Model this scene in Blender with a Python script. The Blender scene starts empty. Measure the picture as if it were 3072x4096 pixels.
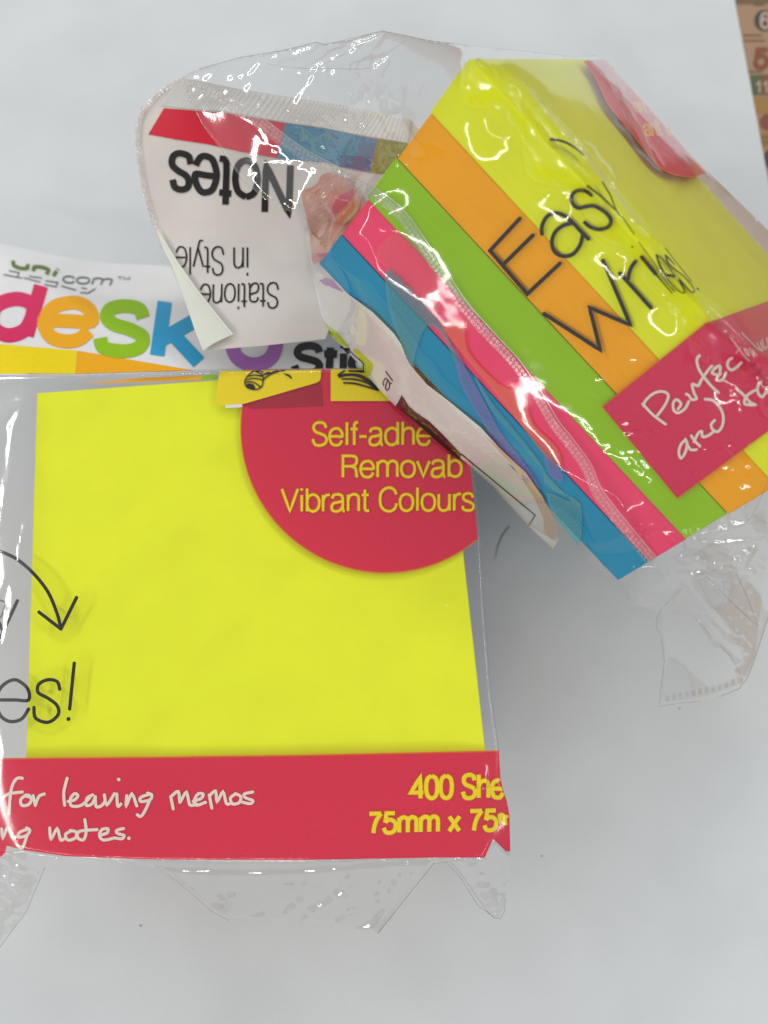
import bpy, bmesh, math, random
import numpy as np
from mathutils import Vector, Matrix
from mathutils.geometry import delaunay_2d_cdt
random.seed(5); RNG = np.random.RandomState(11)
C = bpy.context.scene.collection
sc = bpy.context.scene
MM = 0.001; DEBUG = False

# ------------------------------------------------------------------ camera (phone held about 18 cm over the desk)
F, PX, PY = 3077.0, 1536.0, 2048.0
nA = np.array([-0.006574, 0.248819, 0.968528])                 # desk normal pointing down, seen by the camera
RA = np.array([[0.996525, 0.08304, -0.006574], [-0.0788, 0.965339, 0.248819], [0.027008, -0.247436, 0.968528]])
tA = np.array([-64.104442, -21.843336, 141.49883])
TOPA = 45.0                                                   # height of the wrapped lower pad, mm
H = float(nA @ tA) + TOPA
Zc = -nA; Xc = np.array([1., 0, 0]) - nA[0] * nA; Xc /= np.linalg.norm(Xc); Yc = np.cross(Zc, Xc)
M = np.array([Xc, Yc, Zc])                                    # camera axes -> world
CAM = np.array([0, 0, H])
cd = bpy.data.cameras.new('camera'); cam = bpy.data.objects.new('camera', cd); C.objects.link(cam)
cm = np.eye(4); cm[:3, 0] = M @ [1, 0, 0]; cm[:3, 1] = M @ [0, -1, 0]; cm[:3, 2] = M @ [0, 0, -1]; cm[:3, 3] = CAM * MM
cam.matrix_world = Matrix(cm.tolist())
cd.sensor_fit = 'VERTICAL'; cd.sensor_height = 36; cd.sensor_width = 27; cd.lens = F / 4096 * 36
cd.clip_start = 0.005; cd.clip_end = 20
cd.dof.use_dof = True; cd.dof.focus_distance = 0.127; cd.dof.aperture_fstop = 16
sc.camera = cam

# ------------------------------------------------------------------ light: office ceiling tubes, glint lamps added at lower left, grey room
w = bpy.data.worlds.new('World'); sc.world = w; w.use_nodes = True
bg = w.node_tree.nodes['Background']; bg.inputs[0].default_value = (0.92, 0.96, 1.0, 1); bg.inputs[1].default_value = 0.47
LAMPS = [(-1.25, 1.15, 1.35, 1.2, .08, 0, 6.0), (-0.15, 1.75, 1.40, 1.2, .08, 0, 7.0), (1.10, 1.35, 1.40, 1.2, .08, 0, 6.5), (-1.75, 0.10, 1.30, 1.2, .08, 0, 7.0),
         (1.70, 0.20, 1.40, 1.2, .08, 0, 8.5), (-1.30, -1.25, 1.25, 1.2, .08, 0, 4.0), (1.3, -1.2, 1.35, 1.2, .08, 0, 4.0), (-1.0, -2.4, 1.9, 1.6, .08, 0, 13), (-2.5, -1.2, 1.9, 1.6, .08, 0, 11)]  # unseen lower-left lamps added for film glints and brighter stripes
for (x, y, z, lx, ly, rot, p) in LAMPS:
    l = bpy.data.lights.new('tube_or_glint_light', 'AREA'); l.shape = 'RECTANGLE'; l.size = lx; l.size_y = ly
    l.energy = p; l.color = (1.0, 0.985, 0.95)
    o = bpy.data.objects.new('tube_or_glint_light', l); C.objects.link(o); o.location = (x, y, z)
    d = Vector((0, 0.02, 0)) - o.location
    o.rotation_euler = (d.to_track_quat('-Z', 'Y').to_matrix() @ Matrix.Rotation(math.radians(rot), 3, 'Z')).to_euler()
sc.view_settings.view_transform = 'Standard'; sc.view_settings.look = 'None'
sc.view_settings.exposure = -0.10; sc.view_settings.gamma = 1
sc.render.engine = 'CYCLES'
sc.cycles.transparent_max_bounces = 40; sc.cycles.max_bounces = 10; sc.cycles.use_denoising = True
sc.cycles.sample_clamp_indirect = 4
sc.cycles.caustics_reflective = False

# ------------------------------------------------------------------ geometry helpers
def ray(p):
    p = np.atleast_2d(np.asarray(p, float))
    c = np.stack([(p[:, 0] - PX) / F, (p[:, 1] - PY) / F, np.ones(len(p))], 1)
    return c @ M.T
def zplane(z):
    z = float(z)
    return lambda p: ray(p)[:, 2] / (z - H)
def plane3(pt, n):
    pt = np.asarray(pt, float); n = np.asarray(n, float); k = n @ (pt - CAM)
    return lambda p: (ray(p) @ n) / k
def tps(ctrl, reg=1e-9):
    """smooth surface through control points (px, py, height mm or ('d', inverse depth))"""
    P = np.array([c[:2] for c in ctrl], float) / 1000.0
    v = []
    for c in ctrl:
        if isinstance(c[2], tuple): v.append(c[2][1])
        else: v.append(float(zplane(c[2])([c[:2]])[0]))
    v = np.array(v); n = len(P)
    def U(r): return np.where(r > 1e-9, r * r * np.log(r + 1e-12), 0)
    K = U(np.linalg.norm(P[:, None] - P[None], axis=2)) + reg * np.eye(n)
    Q = np.hstack([np.ones((n, 1)), P])
    A = np.zeros((n + 3, n + 3)); A[:n, :n] = K; A[:n, n:] = Q; A[n:, :n] = Q.T
    s = np.linalg.solve(A, np.concatenate([v, np.zeros(3)]))
    def f(p):
        p = np.atleast_2d(np.asarray(p, float)) / 1000.0
        out = np.empty(len(p))
        for i in range(0, len(p), 20000):
            q = p[i:i + 20000]
            out[i:i + 20000] = U(np.linalg.norm(q[:, None] - P[None], axis=2)) @ s[:n] + s[n] + q @ s[n + 1:]
        return out
    return f
def P3(p, surf, lift=0.0):
    """points of surface surf (inverse depth) seen in direction p, lifted towards the viewer by lift mm"""
    r = ray(p); d = 1.0 / surf(p); ln = np.linalg.norm(r, axis=1)
    lift = np.asarray(lift, float)
    return CAM + r * (d - lift / ln)[:, None]

def inpoly(p, poly):
    p = np.asarray(p, float); x, y = p[:, 0], p[:, 1]; poly = np.asarray(poly, float)
    ins = np.zeros(len(p), bool); j = len(poly) - 1
    for i in range(len(poly)):
        xi, yi = poly[i]; xj, yj = poly[j]
        c = ((yi > y) != (yj > y)) & (x < (xj - xi) * (y - yi) / (yj - yi + 1e-12) + xi)
        ins ^= c; j = i
    return ins
def nearest(p, poly, closed=True):
    """distance to a polyline, nearest point, parameter along it"""
    p = np.asarray(p, float); poly = np.asarray(poly, float)
    if closed: poly = np.vstack([poly, poly[:1]])
    best = np.full(len(p), 1e18); bp = p.copy(); bt = np.zeros(len(p))
    L = np.concatenate([[0], np.cumsum(np.linalg.norm(np.diff(poly, axis=0), axis=1))])
    for i in range(len(poly) - 1):
        a, b = poly[i], poly[i + 1]; d = b - a; l2 = d @ d
        if l2 < 1e-9: continue
        t = np.clip(((p - a) @ d) / l2, 0, 1); q = a + t[:, None] * d
        dd = np.linalg.norm(p - q, axis=1); m = dd < best
        best[m] = dd[m]; bp[m] = q[m]; bt[m] = L[i] + t[m] * math.sqrt(l2)
    return best, bp, bt / L[-1]
def smooth(pts, n=8, closed=False):
    P = [np.array(p, float) for p in pts]
    if len(P) < 3: return [tuple(p) for p in P]
    out = []; N = len(P)
    rng_ = range(N) if closed else range(N - 1)
    for i in rng_:
        if closed: a, b, c, d = P[i - 1], P[i], P[(i + 1) % N], P[(i + 2) % N]
        else: a, b, c, d = P[max(i - 1, 0)], P[i], P[i + 1], P[min(i + 2, N - 1)]
        for k in range(n):
            t = k / n
            out.append(tuple(.5 * ((2 * b) + (c - a) * t + (2 * a - 5 * b + 4 * c - d) * t * t + (3 * b - a - 3 * c + d) * t ** 3)))
    if not closed: out.append(tuple(P[-1]))
    return out
def vnoise(p, s, seed=0):
    """smooth value noise, scale s px, range about -1..1"""
    r = np.random.RandomState(seed); T = r.rand(128, 128) * 2 - 1
    q = np.asarray(p, float) / s + 1000; i = np.floor(q).astype(int); f = q - i; f = f * f * (3 - 2 * f)
    def g(a, b): return T[(i[:, 0] + a) % 128, (i[:, 1] + b) % 128]
    return (g(0, 0) * (1 - f[:, 0]) + g(1, 0) * f[:, 0]) * (1 - f[:, 1]) + (g(0, 1) * (1 - f[:, 0]) + g(1, 1) * f[:, 0]) * f[:, 1]

def crop(ox, oy, s):
    return lambda pts: [(ox + x / s, oy + y / s) for x, y in pts]
c1 = crop(500, 50, 1.508); c2 = crop(1500, 50, 1.0553); c3 = crop(0, 900, .9759); c4 = crop(1200, 900, 1.3825)
c5 = crop(2100, 1100, 1.7068); c6 = crop(0, 1500, 1.508); c7 = crop(0, 2850, .7541); c8 = crop(2400, 1900, 2.2113)
d1 = crop(1100, 500, 2.765); d2 = crop(2700, 0, 3.1613); d3 = crop(0, 950, 1.8433); d4 = crop(2100, 150, 1.7068)
d5 = crop(1000, 80, 1.659); d6 = crop(800, 1350, 1.8433); d7 = crop(1500, 2900, 2.37); d8 = crop(0, 3300, 1.5082)
e1 = crop(2350, 850, 3.0164); e2 = crop(2500, 1250, 2.9); e3 = crop(850, 1440, 2.0738); e4 = crop(0, 3050, 1.5082); e5 = crop(1900, 500, 2.765)

# ------------------------------------------------------------------ object helpers
ROOTS = {}
def root(name, label, cat, loc, group=None):
    o = bpy.data.objects.new(name, None); C.objects.link(o); o.location = (loc[0] * MM, loc[1] * MM, loc[2] * MM)
    o.empty_display_size = .01; o['label'] = label; o['category'] = cat
    if group: o['group'] = group
    return o
def wloc(o):
    v = Vector((0, 0, 0))
    while o is not None: v = v + o.location; o = o.parent
    return v
def mesh_obj(name, V, Fc, mat, parent=None, shade=False, mats=None, midx=None, uv=None, label=None):
    V = np.asarray(V, float) * MM
    base = np.array(wloc(parent)) if parent is not None else np.zeros(3)
    me = bpy.data.meshes.new(name)
    me.from_pydata((V - base).tolist(), [], [tuple(int(i) for i in f) for f in Fc])
    for m in (mats or [mat]): me.materials.append(m)
    if midx is not None: me.polygons.foreach_set('material_index', midx)
    if shade: me.polygons.foreach_set('use_smooth', [True] * len(me.polygons))
    if uv is not None:
        l = me.uv_layers.new(name='UVMap'); vi = np.empty(len(me.loops), int); me.loops.foreach_get('vertex_index', vi)
        l.data.foreach_set('uv', np.asarray(uv, float)[vi].ravel())
    me.update()
    o = bpy.data.objects.new(name, me); C.objects.link(o)
    if parent is not None: o.parent = parent
    if label: o['label'] = label
    return o
def patch(name, poly, surf, mat, parent, lift=0.15, step=40, disp=None, shade=True, label=None):
    """printed area: polygon with an inner point grid so that it follows the surface"""
    poly = [tuple(map(float, p)) for p in poly]
    dense = []
    for i, a in enumerate(poly):
        b = poly[(i + 1) % len(poly)]; L = math.dist(a, b); n = max(1, int(L / step))
        for k in range(n): dense.append((a[0] + (b[0] - a[0]) * k / n, a[1] + (b[1] - a[1]) * k / n))
    A = np.array(dense); lo, hi = A.min(0), A.max(0)
    gx, gy = np.meshgrid(np.arange(lo[0] + step / 2, hi[0], step), np.arange(lo[1] + step / 2, hi[1], step))
    G = np.stack([gx.ravel(), gy.ravel()], 1)
    if len(G):
        G = G[inpoly(G, A)]
        if len(G): G = G[nearest(G, A)[0] > step * .35]
    pts = [Vector(p) for p in dense] + [Vector(p) for p in G.tolist()]
    v, e, f, *_ = delaunay_2d_cdt(pts, [], [list(range(len(dense)))], 1, 1e-3)
    P = np.array([tuple(p) for p in v])
    L = lift + (disp(P) if disp is not None else 0)
    o = mesh_obj(name, P3(P, surf, L), f, mat, parent, shade, uv=P / 1000.0, label=label)
    return o
def strip_mesh(strokes, width, cap='round'):
    """2D ribbons along polylines; width number or per-point list; returns verts, faces, lift steps"""
    V, Fc, Z = [], [], []
    for si, s in enumerate(strokes):
        wd = width
        if isinstance(s, dict): wd = s['w']; s = s['p']
        P = [np.array(p, float) for p in s]
        Q = [P[0]]
        for p in P[1:]:
            if np.linalg.norm(p - Q[-1]) > 1e-6: Q.append(p)
        P = Q; n = len(P)
        if n == 1:
            r = (wd if np.isscalar(wd) else wd[0]) * .6; b = len(V)
            for k in range(12): V.append(P[0] + r * np.array([math.cos(k * math.pi / 6), math.sin(k * math.pi / 6)])); Z.append(si * .25 % 2)
            Fc.append(list(range(b, b + 12))); continue
        W = [wd] * n if np.isscalar(wd) else [np.interp(i / (n - 1), np.linspace(0, 1, len(wd)), wd) for i in range(n)]
        T = []
        for i in range(n - 1): d = P[i + 1] - P[i]; T.append(d / np.linalg.norm(d))
        b = len(V)
        if cap == 'round':
            for k in range(1, 4):
                a = math.pi / 2 * k / 4; t = T[0]; nn = np.array([-t[1], t[0]]); h = W[0] / 2
                c = P[0] - t * h * math.cos(a); V += [c + nn * h * math.sin(a), c - nn * h * math.sin(a)]; Z += [si * .25 % 2] * 2
        for i in range(n):
            if i == 0: nn = np.array([-T[0][1], T[0][0]]); k = 1
            elif i == n - 1: nn = np.array([-T[-1][1], T[-1][0]]); k = 1
            else:
                t = T[i - 1] + T[i]
                if np.linalg.norm(t) < .3: t = T[i]
                t = t / np.linalg.norm(t); nn = np.array([-t[1], t[0]]); k = min(1.8, 1 / max(.3, abs(t @ T[i])))
            h = W[i] / 2 * k
            V += [P[i] + nn * h, P[i] - nn * h]; Z += [(si * .25 + i / n * .3) % 2.2] * 2
        if cap == 'round':
            for k in range(3, 0, -1):
                a = math.pi / 2 * k / 4; t = T[-1]; nn = np.array([-t[1], t[0]]); h = W[-1] / 2
                c = P[-1] + t * h * math.cos(a); V += [c + nn * h * math.sin(a), c - nn * h * math.sin(a)]; Z += [(si * .25 + .3) % 2.2] * 2
        m = (len(V) - b) // 2
        for i in range(m - 1): Fc.append([b + 2 * i, b + 2 * i + 1, b + 2 * i + 3, b + 2 * i + 2])
    return np.array(V), Fc, np.array(Z)
def lines(name, strokes, width, surf, mat, parent, lift=.3, cap='round', clip=None, disp=None, label=None, maxy=None):
    def dens(q):
        if len(q) < 2: return q
        o_ = []
        for i_ in range(len(q) - 1):
            n_ = max(1, int(math.dist(q[i_], q[i_ + 1]) / 24)); o_ += [(q[i_][0] + (q[i_ + 1][0] - q[i_][0]) * k_ / n_, q[i_][1] + (q[i_ + 1][1] - q[i_][1]) * k_ / n_) for k_ in range(n_)]
        return o_ + [tuple(q[-1])]
    strokes = [dict(p=dens(q['p']), w=q['w']) if isinstance(q, dict) else dens(q) for q in strokes]
    V, Fc, Z = strip_mesh(strokes, width, cap)
    if maxy is not None: V[:, 1] = np.minimum(V[:, 1], maxy + np.arange(len(V)) % 2 * .5)
    if clip is not None:
        ok = inpoly(V, clip); Fc = [f for f in Fc if all(ok[i] for i in f)]
    L = lift + Z * .02 + (disp(V) if disp is not None else 0)
    return mesh_obj(name, P3(V, surf, L), Fc, mat, parent, label=label)

# single-line letter skeletons; s = smooth path, l = straight path; baseline 0, x height .53, capitals .72
GL = {
'S': '.56|s .49,.55 .44,.68 .29,.73 .13,.68 .08,.55 .15,.43 .3,.37 .45,.3 .51,.18 .45,.05 .29,-.01 .12,.03 .05,.2',
'e': '.52|s .06,.28 .26,.28 .46,.28 .44,.42 .35,.52 .25,.535 .12,.48 .05,.33 .05,.2 .13,.04 .27,-.005 .38,.03 .46,.15',
'l': '.2|l .1,0 .1,.73', 'f': '.26|s .14,0 .14,.3 .14,.58 .17,.7 .27,.73|l .02,.51 .26,.51', '-': '.34|l .05,.27 .29,.27',
'a': '.52|s .07,.4 .11,.5 .25,.535 .38,.5 .42,.4 .42,.25 .42,.1 .45,.01 .49,.0|s .42,.33 .3,.29 .12,.25 .05,.14 .08,.03 .19,-.01 .33,.03 .42,.15',
'd': '.54|l .46,0 .46,.73|s .46,.27 .43,.45 .27,.535 .1,.45 .05,.27 .1,.08 .26,-.005 .42,.08 .46,.27',
'b': '.54|l .08,0 .08,.73|s .08,.27 .12,.45 .28,.535 .44,.45 .49,.27 .44,.08 .28,-.005 .12,.08 .08,.27',
'h': '.52|l .08,0 .08,.73|s .08,.33 .14,.48 .29,.535 .41,.48 .44,.36 .44,.2 .44,0', 'n': '.52|l .08,0 .08,.52|s .08,.33 .14,.48 .29,.535 .41,.48 .44,.36 .44,.2 .44,0',
's': '.46|s .39,.4 .34,.51 .21,.535 .09,.49 .07,.39 .14,.31 .28,.26 .4,.18 .4,.07 .32,.005 .2,-.005 .08,.03 .04,.14',
'i': '.2|l .1,0 .1,.52|l .1,.66 .1,.735', 'v': '.46|l .03,.52 .23,.02 .43,.52', 'o': '.54|s .27,.535 .43,.46 .49,.27 .43,.07 .27,-.005 .11,.07 .05,.27 .11,.46 .27,.535',
'm': '.8|l .08,0 .08,.52|s .08,.35 .13,.48 .25,.535 .37,.48 .4,.36 .4,.2 .4,0|s .4,.35 .45,.48 .57,.535 .69,.48 .72,.36 .72,.2 .72,0',
'R': '.62|l .09,0 .09,.72 .36,.72|s .36,.72 .5,.68 .54,.54 .48,.41 .34,.37 .2,.37 .09,.37|s .36,.37 .49,.3 .52,.18 .53,.06 .57,0',
'V': '.6|l .03,.72 .3,.01 .57,.72', 'r': '.32|l .08,0 .08,.52|s .08,.3 .12,.44 .2,.51 .31,.52', 't': '.28|s .13,.68 .13,.4 .13,.12 .16,.02 .27,.01|l .02,.51 .26,.51',
'C': '.68|s .61,.52 .55,.65 .42,.73 .25,.71 .1,.58 .06,.36 .1,.14 .24,.01 .42,-.01 .56,.08 .62,.24', 'u': '.52|s .08,.52 .08,.3 .08,.14 .14,.03 .25,-.005 .38,.05 .44,.2|l .44,.52 .44,0',
'c': '.48|s .44,.37 .38,.49 .27,.535 .12,.48 .05,.27 .11,.07 .26,-.005 .38,.04 .44,.16', 'k': '.48|l .08,0 .08,.73|l .42,.52 .08,.2|l .2,.31 .44,0',
'N': '.68|l .09,0 .09,.7 .57,.03 .57,.72', 'y': '.46|l .03,.52 .24,.02|s .43,.52 .24,.0 .17,-.16 .04,-.17', 'x': '.46|l .04,.52 .42,0|l .42,.52 .04,0',
'4': '.54|l .39,0 .39,.7 .04,.19 .5,.19', '0': '.54|s .27,.72 .43,.62 .48,.36 .43,.1 .27,0 .11,.1 .06,.36 .11,.62 .27,.72',
'7': '.54|l .05,.69 .49,.69|s .49,.69 .33,.48 .24,.25 .2,0', '5': '.54|l .46,.69 .15,.69 .1,.36|s .1,.36 .2,.45 .34,.45 .46,.36 .49,.23 .43,.06 .27,-.005 .12,.03 .05,.18',
'6': '.54|s .47,.58 .4,.7 .27,.72 .12,.62 .06,.36 .1,.1 .27,0 .43,.06 .48,.22 .42,.38 .27,.44 .12,.36 .07,.25', '1': '.54|l .1,.52 .3,.7 .3,0', 'M': '.8|l .09,0 .09,.7 .4,.1 .71,.7 .71,0', 'T': '.6|l .3,0 .3,.7|l .03,.7 .57,.7',
}
def text_strokes(txt, quad, flip=False, top=.72, bottom=0.0):
    """letters laid in the quad TL, TR, BR, BL (photo directions)"""
    out = []; x = 0; segs = []
    for ch in txt:
        if ch == ' ': x += .3; continue
        parts = GL[ch].split('|'); wd = float(parts[0])
        for s in parts[1:]:
            pts = [tuple(map(float, q.split(','))) for q in s[2:].split()]
            if s[0] == 's': pts = smooth(pts, 5)
            segs.append([(x + a, b) for a, b in pts])
        x += wd
    TL, TR, BR, BL = [np.array(q, float) for q in quad]
    for s in segs:
        o = []
        for a, b in s:
            u = a / x; v = (b - bottom) / (top - bottom)
            o.append(tuple((BL * (1 - u) + BR * u) * (1 - v) + (TL * (1 - u) + TR * u) * v))
        out.append(o)
    return out

# ------------------------------------------------------------------ materials
def new_mat(name):
    m = bpy.data.materials.new(name); m.use_nodes = True; nt = m.node_tree; nt.nodes.clear()
    out = nt.nodes.new('ShaderNodeOutputMaterial'); return m, nt, out
def paperish(name, col, rough=.6, var=.04, scale=60, bump=.0, bscale=900, spec=.3, col2=None):
    m, nt, out = new_mat(name); N = nt.nodes; L = nt.links
    b = N.new('ShaderNodeBsdfPrincipled'); b.inputs['Roughness'].default_value = rough; b.inputs['Specular IOR Level'].default_value = spec
    tc = N.new('ShaderNodeTexCoord'); no = N.new('ShaderNodeTexNoise'); no.inputs['Scale'].default_value = scale; no.inputs['Detail'].default_value = 5
    L.new(tc.outputs['Object'], no.inputs['Vector'])
    mx = N.new('ShaderNodeMix'); mx.data_type = 'RGBA'
    c = np.array(col); c2 = np.array(col2) if col2 else c * (1 - var * 2)
    mx.inputs['A'].default_value = (*np.clip(c * (1 + var) if not col2 else c, 0, 1), 1); mx.inputs['B'].default_value = (*c2, 1)
    rp = N.new('ShaderNodeMapRange'); rp.inputs[1].default_value = .35; rp.inputs[2].default_value = .65
    L.new(no.outputs['Fac'], rp.inputs[0]); L.new(rp.outputs[0], mx.inputs['Factor']); L.new(mx.outputs['Result'], b.inputs['Base Color'])
    if bump:
        n2 = N.new('ShaderNodeTexNoise'); n2.inputs['Scale'].default_value = bscale; n2.inputs['Detail'].default_value = 3
        bp = N.new('ShaderNodeBump'); bp.inputs['Strength'].default_value = bump; bp.inputs['Distance'].default_value = .0002
        L.new(tc.outputs['Object'], n2.inputs['Vector']); L.new(n2.outputs['Fac'], bp.inputs['Height']); L.new(bp.outputs[0], b.inputs['Normal'])
    L.new(b.outputs[0], out.inputs[0]); return m
def film_mat(name, tint=(.985, .985, .982), k=3.3, rough=.075, haze=.008, bump=.045, bscale=120, hazecol=(.8, .8, .8), base=0.0, gz=.9):
    m, nt, out = new_mat(name); N = nt.nodes; L = nt.links
    tc = N.new('ShaderNodeTexCoord'); no = N.new('ShaderNodeTexNoise'); no.inputs['Scale'].default_value = bscale; no.inputs['Detail'].default_value = 3
    no.inputs['Distortion'].default_value = .6
    L.new(tc.outputs['Object'], no.inputs['Vector'])
    bp = N.new('ShaderNodeBump'); bp.inputs['Strength'].default_value = bump; bp.inputs['Distance'].default_value = .0012
    L.new(no.outputs['Fac'], bp.inputs['Height'])
    fr = N.new('ShaderNodeLayerWeight'); fr.inputs['Blend'].default_value = .5; L.new(bp.outputs[0], fr.inputs['Normal'])
    pw = N.new('ShaderNodeMath'); pw.operation = 'POWER'; pw.inputs[1].default_value = 5; L.new(fr.outputs['Facing'], pw.inputs[0])
    mu = N.new('ShaderNodeMath'); mu.operation = 'MULTIPLY_ADD'; mu.use_clamp = True; mu.inputs[1].default_value = gz; mu.inputs[2].default_value = .042 * k + base
    L.new(pw.outputs[0], mu.inputs[0])
    tr = N.new('ShaderNodeBsdfTransparent'); tr.inputs[0].default_value = (*tint, 1)
    df = N.new('ShaderNodeBsdfDiffuse'); df.inputs[0].default_value = (*hazecol, 1)
    gl = N.new('ShaderNodeBsdfGlossy'); gl.inputs['Roughness'].default_value = rough; gl.inputs[0].default_value = (1, 1, 1, 1)
    L.new(bp.outputs[0], gl.inputs['Normal'])
    m1 = N.new('ShaderNodeMixShader'); m1.inputs[0].default_value = haze; L.new(tr.outputs[0], m1.inputs[1]); L.new(df.outputs[0], m1.inputs[2])
    m2 = N.new('ShaderNodeMixShader'); L.new(mu.outputs[0], m2.inputs[0]); L.new(m1.outputs[0], m2.inputs[1]); L.new(gl.outputs[0], m2.inputs[2])
    L.new(m2.outputs[0], out.inputs[0]); return m
def ink(name, col, clear=.0, rough=.45, tint=None):
    m, nt, out = new_mat(name); N = nt.nodes; L = nt.links
    b = N.new('ShaderNodeBsdfPrincipled'); b.inputs['Roughness'].default_value = rough; b.inputs['Specular IOR Level'].default_value = .25
    tc = N.new('ShaderNodeTexCoord'); no = N.new('ShaderNodeTexNoise'); no.inputs['Scale'].default_value = 2500; L.new(tc.outputs['Object'], no.inputs['Vector'])
    mx = N.new('ShaderNodeMix'); mx.data_type = 'RGBA'; L.new(no.outputs['Fac'], mx.inputs['Factor'])
    c = np.array(col); mx.inputs['A'].default_value = (*(c * .9), 1); mx.inputs['B'].default_value = (*np.clip(c * 1.1, 0, 1), 1)
    L.new(mx.outputs['Result'], b.inputs['Base Color'])
    if clear > 0:
        tr = N.new('ShaderNodeBsdfTransparent'); tr.inputs[0].default_value = (*(tint or col), 1)
        ms = N.new('ShaderNodeMixShader'); ms.inputs[0].default_value = clear; L.new(b.outputs[0], ms.inputs[1]); L.new(tr.outputs[0], ms.inputs[2]); L.new(ms.outputs[0], out.inputs[0])
    else: L.new(b.outputs[0], out.inputs[0])
    return m
def lin(r, g, b):
    return tuple(((v / 255) / 12.92 if v / 255 <= .04045 else ((v / 255 + .055) / 1.055) ** 2.4) for v in (r, g, b))

M_paper = paperish('white_paper', (.625, .645, .66), .75, .02, 40, .25, 1500, .2)
M_desk = paperish('desk_wood', (.22, .13, .08), .5, .1, 30)
M_brown = paperish('brown_print', (.33, .20, .12), .5, .1, 45, .1, 500, .3, (.36, .22, .12))
SHEETS = [('yellow', (.83, .88, .010)), ('orange', (1.0, .41, .0)), ('green', (.31, .58, .004)), ('pink', (.98, .06, .17)), ('blue', (.005, .27, .48))]
M_sheet = {}
def sheet_mat(nm, col):
    """cut edge and face of gummed paper sheets: faint lines along the stack"""
    m, nt, out = new_mat(nm + '_note_paper'); N = nt.nodes; L = nt.links
    b = N.new('ShaderNodeBsdfPrincipled'); b.inputs['Roughness'].default_value = .7; b.inputs['Specular IOR Level'].default_value = .2
    at = N.new('ShaderNodeAttribute'); at.attribute_name = 'UVMap'
    mp = N.new('ShaderNodeMapping'); mp.inputs['Scale'].default_value = (3, 120, 1); L.new(at.outputs['Vector'], mp.inputs[0])
    no = N.new('ShaderNodeTexNoise'); no.inputs['Scale'].default_value = 1; no.inputs['Detail'].default_value = 2; L.new(mp.outputs[0], no.inputs['Vector'])
    n2 = N.new('ShaderNodeTexNoise'); n2.inputs['Scale'].default_value = 120; n2.inputs['Detail'].default_value = 6
    tc = N.new('ShaderNodeTexCoord'); L.new(tc.outputs['Object'], n2.inputs['Vector'])
    ad = N.new('ShaderNodeMath'); ad.operation = 'ADD'; L.new(no.outputs['Fac'], ad.inputs[0]); L.new(n2.outputs['Fac'], ad.inputs[1])
    rp = N.new('ShaderNodeMapRange'); rp.inputs[1].default_value = .7; rp.inputs[2].default_value = 1.3; L.new(ad.outputs[0], rp.inputs[0])
    mx = N.new('ShaderNodeMix'); mx.data_type = 'RGBA'; L.new(rp.outputs[0], mx.inputs['Factor'])
    c = np.array(col); mx.inputs['A'].default_value = (*(c * .93), 1); mx.inputs['B'].default_value = (*np.clip(c * 1.01, 0, 1), 1)
    L.new(mx.outputs['Result'], b.inputs['Base Color']); L.new(b.outputs[0], out.inputs[0]); return m
for nm, col in SHEETS: M_sheet[nm] = sheet_mat(nm, col)
M_film = film_mat('clear_film')
M_filmpad = film_mat('clear_film_clinging', k=1.35, rough=.085, haze=.003, bump=.04, gz=.45)
M_filmA = film_mat('clear_film_taut', k=1.1, rough=.09, haze=.003, bump=.02, bscale=60, tint=(.99, .99, .985))
M_filmflap = film_mat('clear_film_flap', tint=(.94, .935, .925), k=4.0, rough=.08, haze=.03, bump=.07, bscale=150)
M_seal = film_mat('film_seal', tint=(.93, .91, .90), k=1.6, rough=.16, haze=.10, bump=.8, bscale=700, hazecol=(.9, .88, .86))
M_dot = film_mat('seal_dot', tint=(.90, .88, .86), k=2.5, rough=.2, haze=.36, bump=.2, hazecol=(.9, .85, .83))
M_white = paperish('white_printed_film', (.80, .80, .80), .35, .02, 60, .1, 300, .5)
M_beige = paperish('beige_printed_film', (.68, .64, .605), .35, .05, 22, .12, 250, .5, (.56, .50, .45))  # beige darkened, with a deeper second tone, for the pad's shadow
M_fold = paperish('pale_green_film_back', (.66, .68, .58), .35, .03, 60, .1, 200, .5)
M_red = ink('red_ink', (.70, .018, .058), .06)
M_crimson = ink('crimson_ink', (.72, .02, .09), .05)
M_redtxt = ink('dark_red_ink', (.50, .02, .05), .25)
M_yel = ink('yellow_ink', (.86, .66, .0)); M_org = ink('orange_ink', (.86, .40, .0)); M_halo = ink('orange_halo_ink', (.72, .13, .005))
M_black = ink('black_ink', (.012, .009, .008)); M_maroon = ink('maroon_ink', (.035, .006, .008)); M_grey = ink('grey_ink', (.16, .17, .17))
M_cream = ink('cream_ink', (.80, .66, .58)); M_magenta = ink('magenta_ink', (.68, .015, .11)); M_green = ink('green_ink', (.28, .52, .0))
M_cyan = ink('cyan_ink', (.02, .34, .62)); M_purple = ink('purple_ink', (.42, .15, .52)); M_olive = ink('olive_ink', (.25, .23, .0))
M_steel = ink('steel_blue_ink', (.05, .21, .33)); M_navy = ink('slate_blue_ink', (.06, .10, .22)); M_bred = ink('bright_red_ink', (.60, .012, .035)); M_dkgreen = ink('dark_green_ink', (.12, .2, .02))
M_lime = ink('lime_ink', (.55, .66, .03)); M_peachy = ink('peach_ink', (.85, .62, .45), .25)

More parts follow.
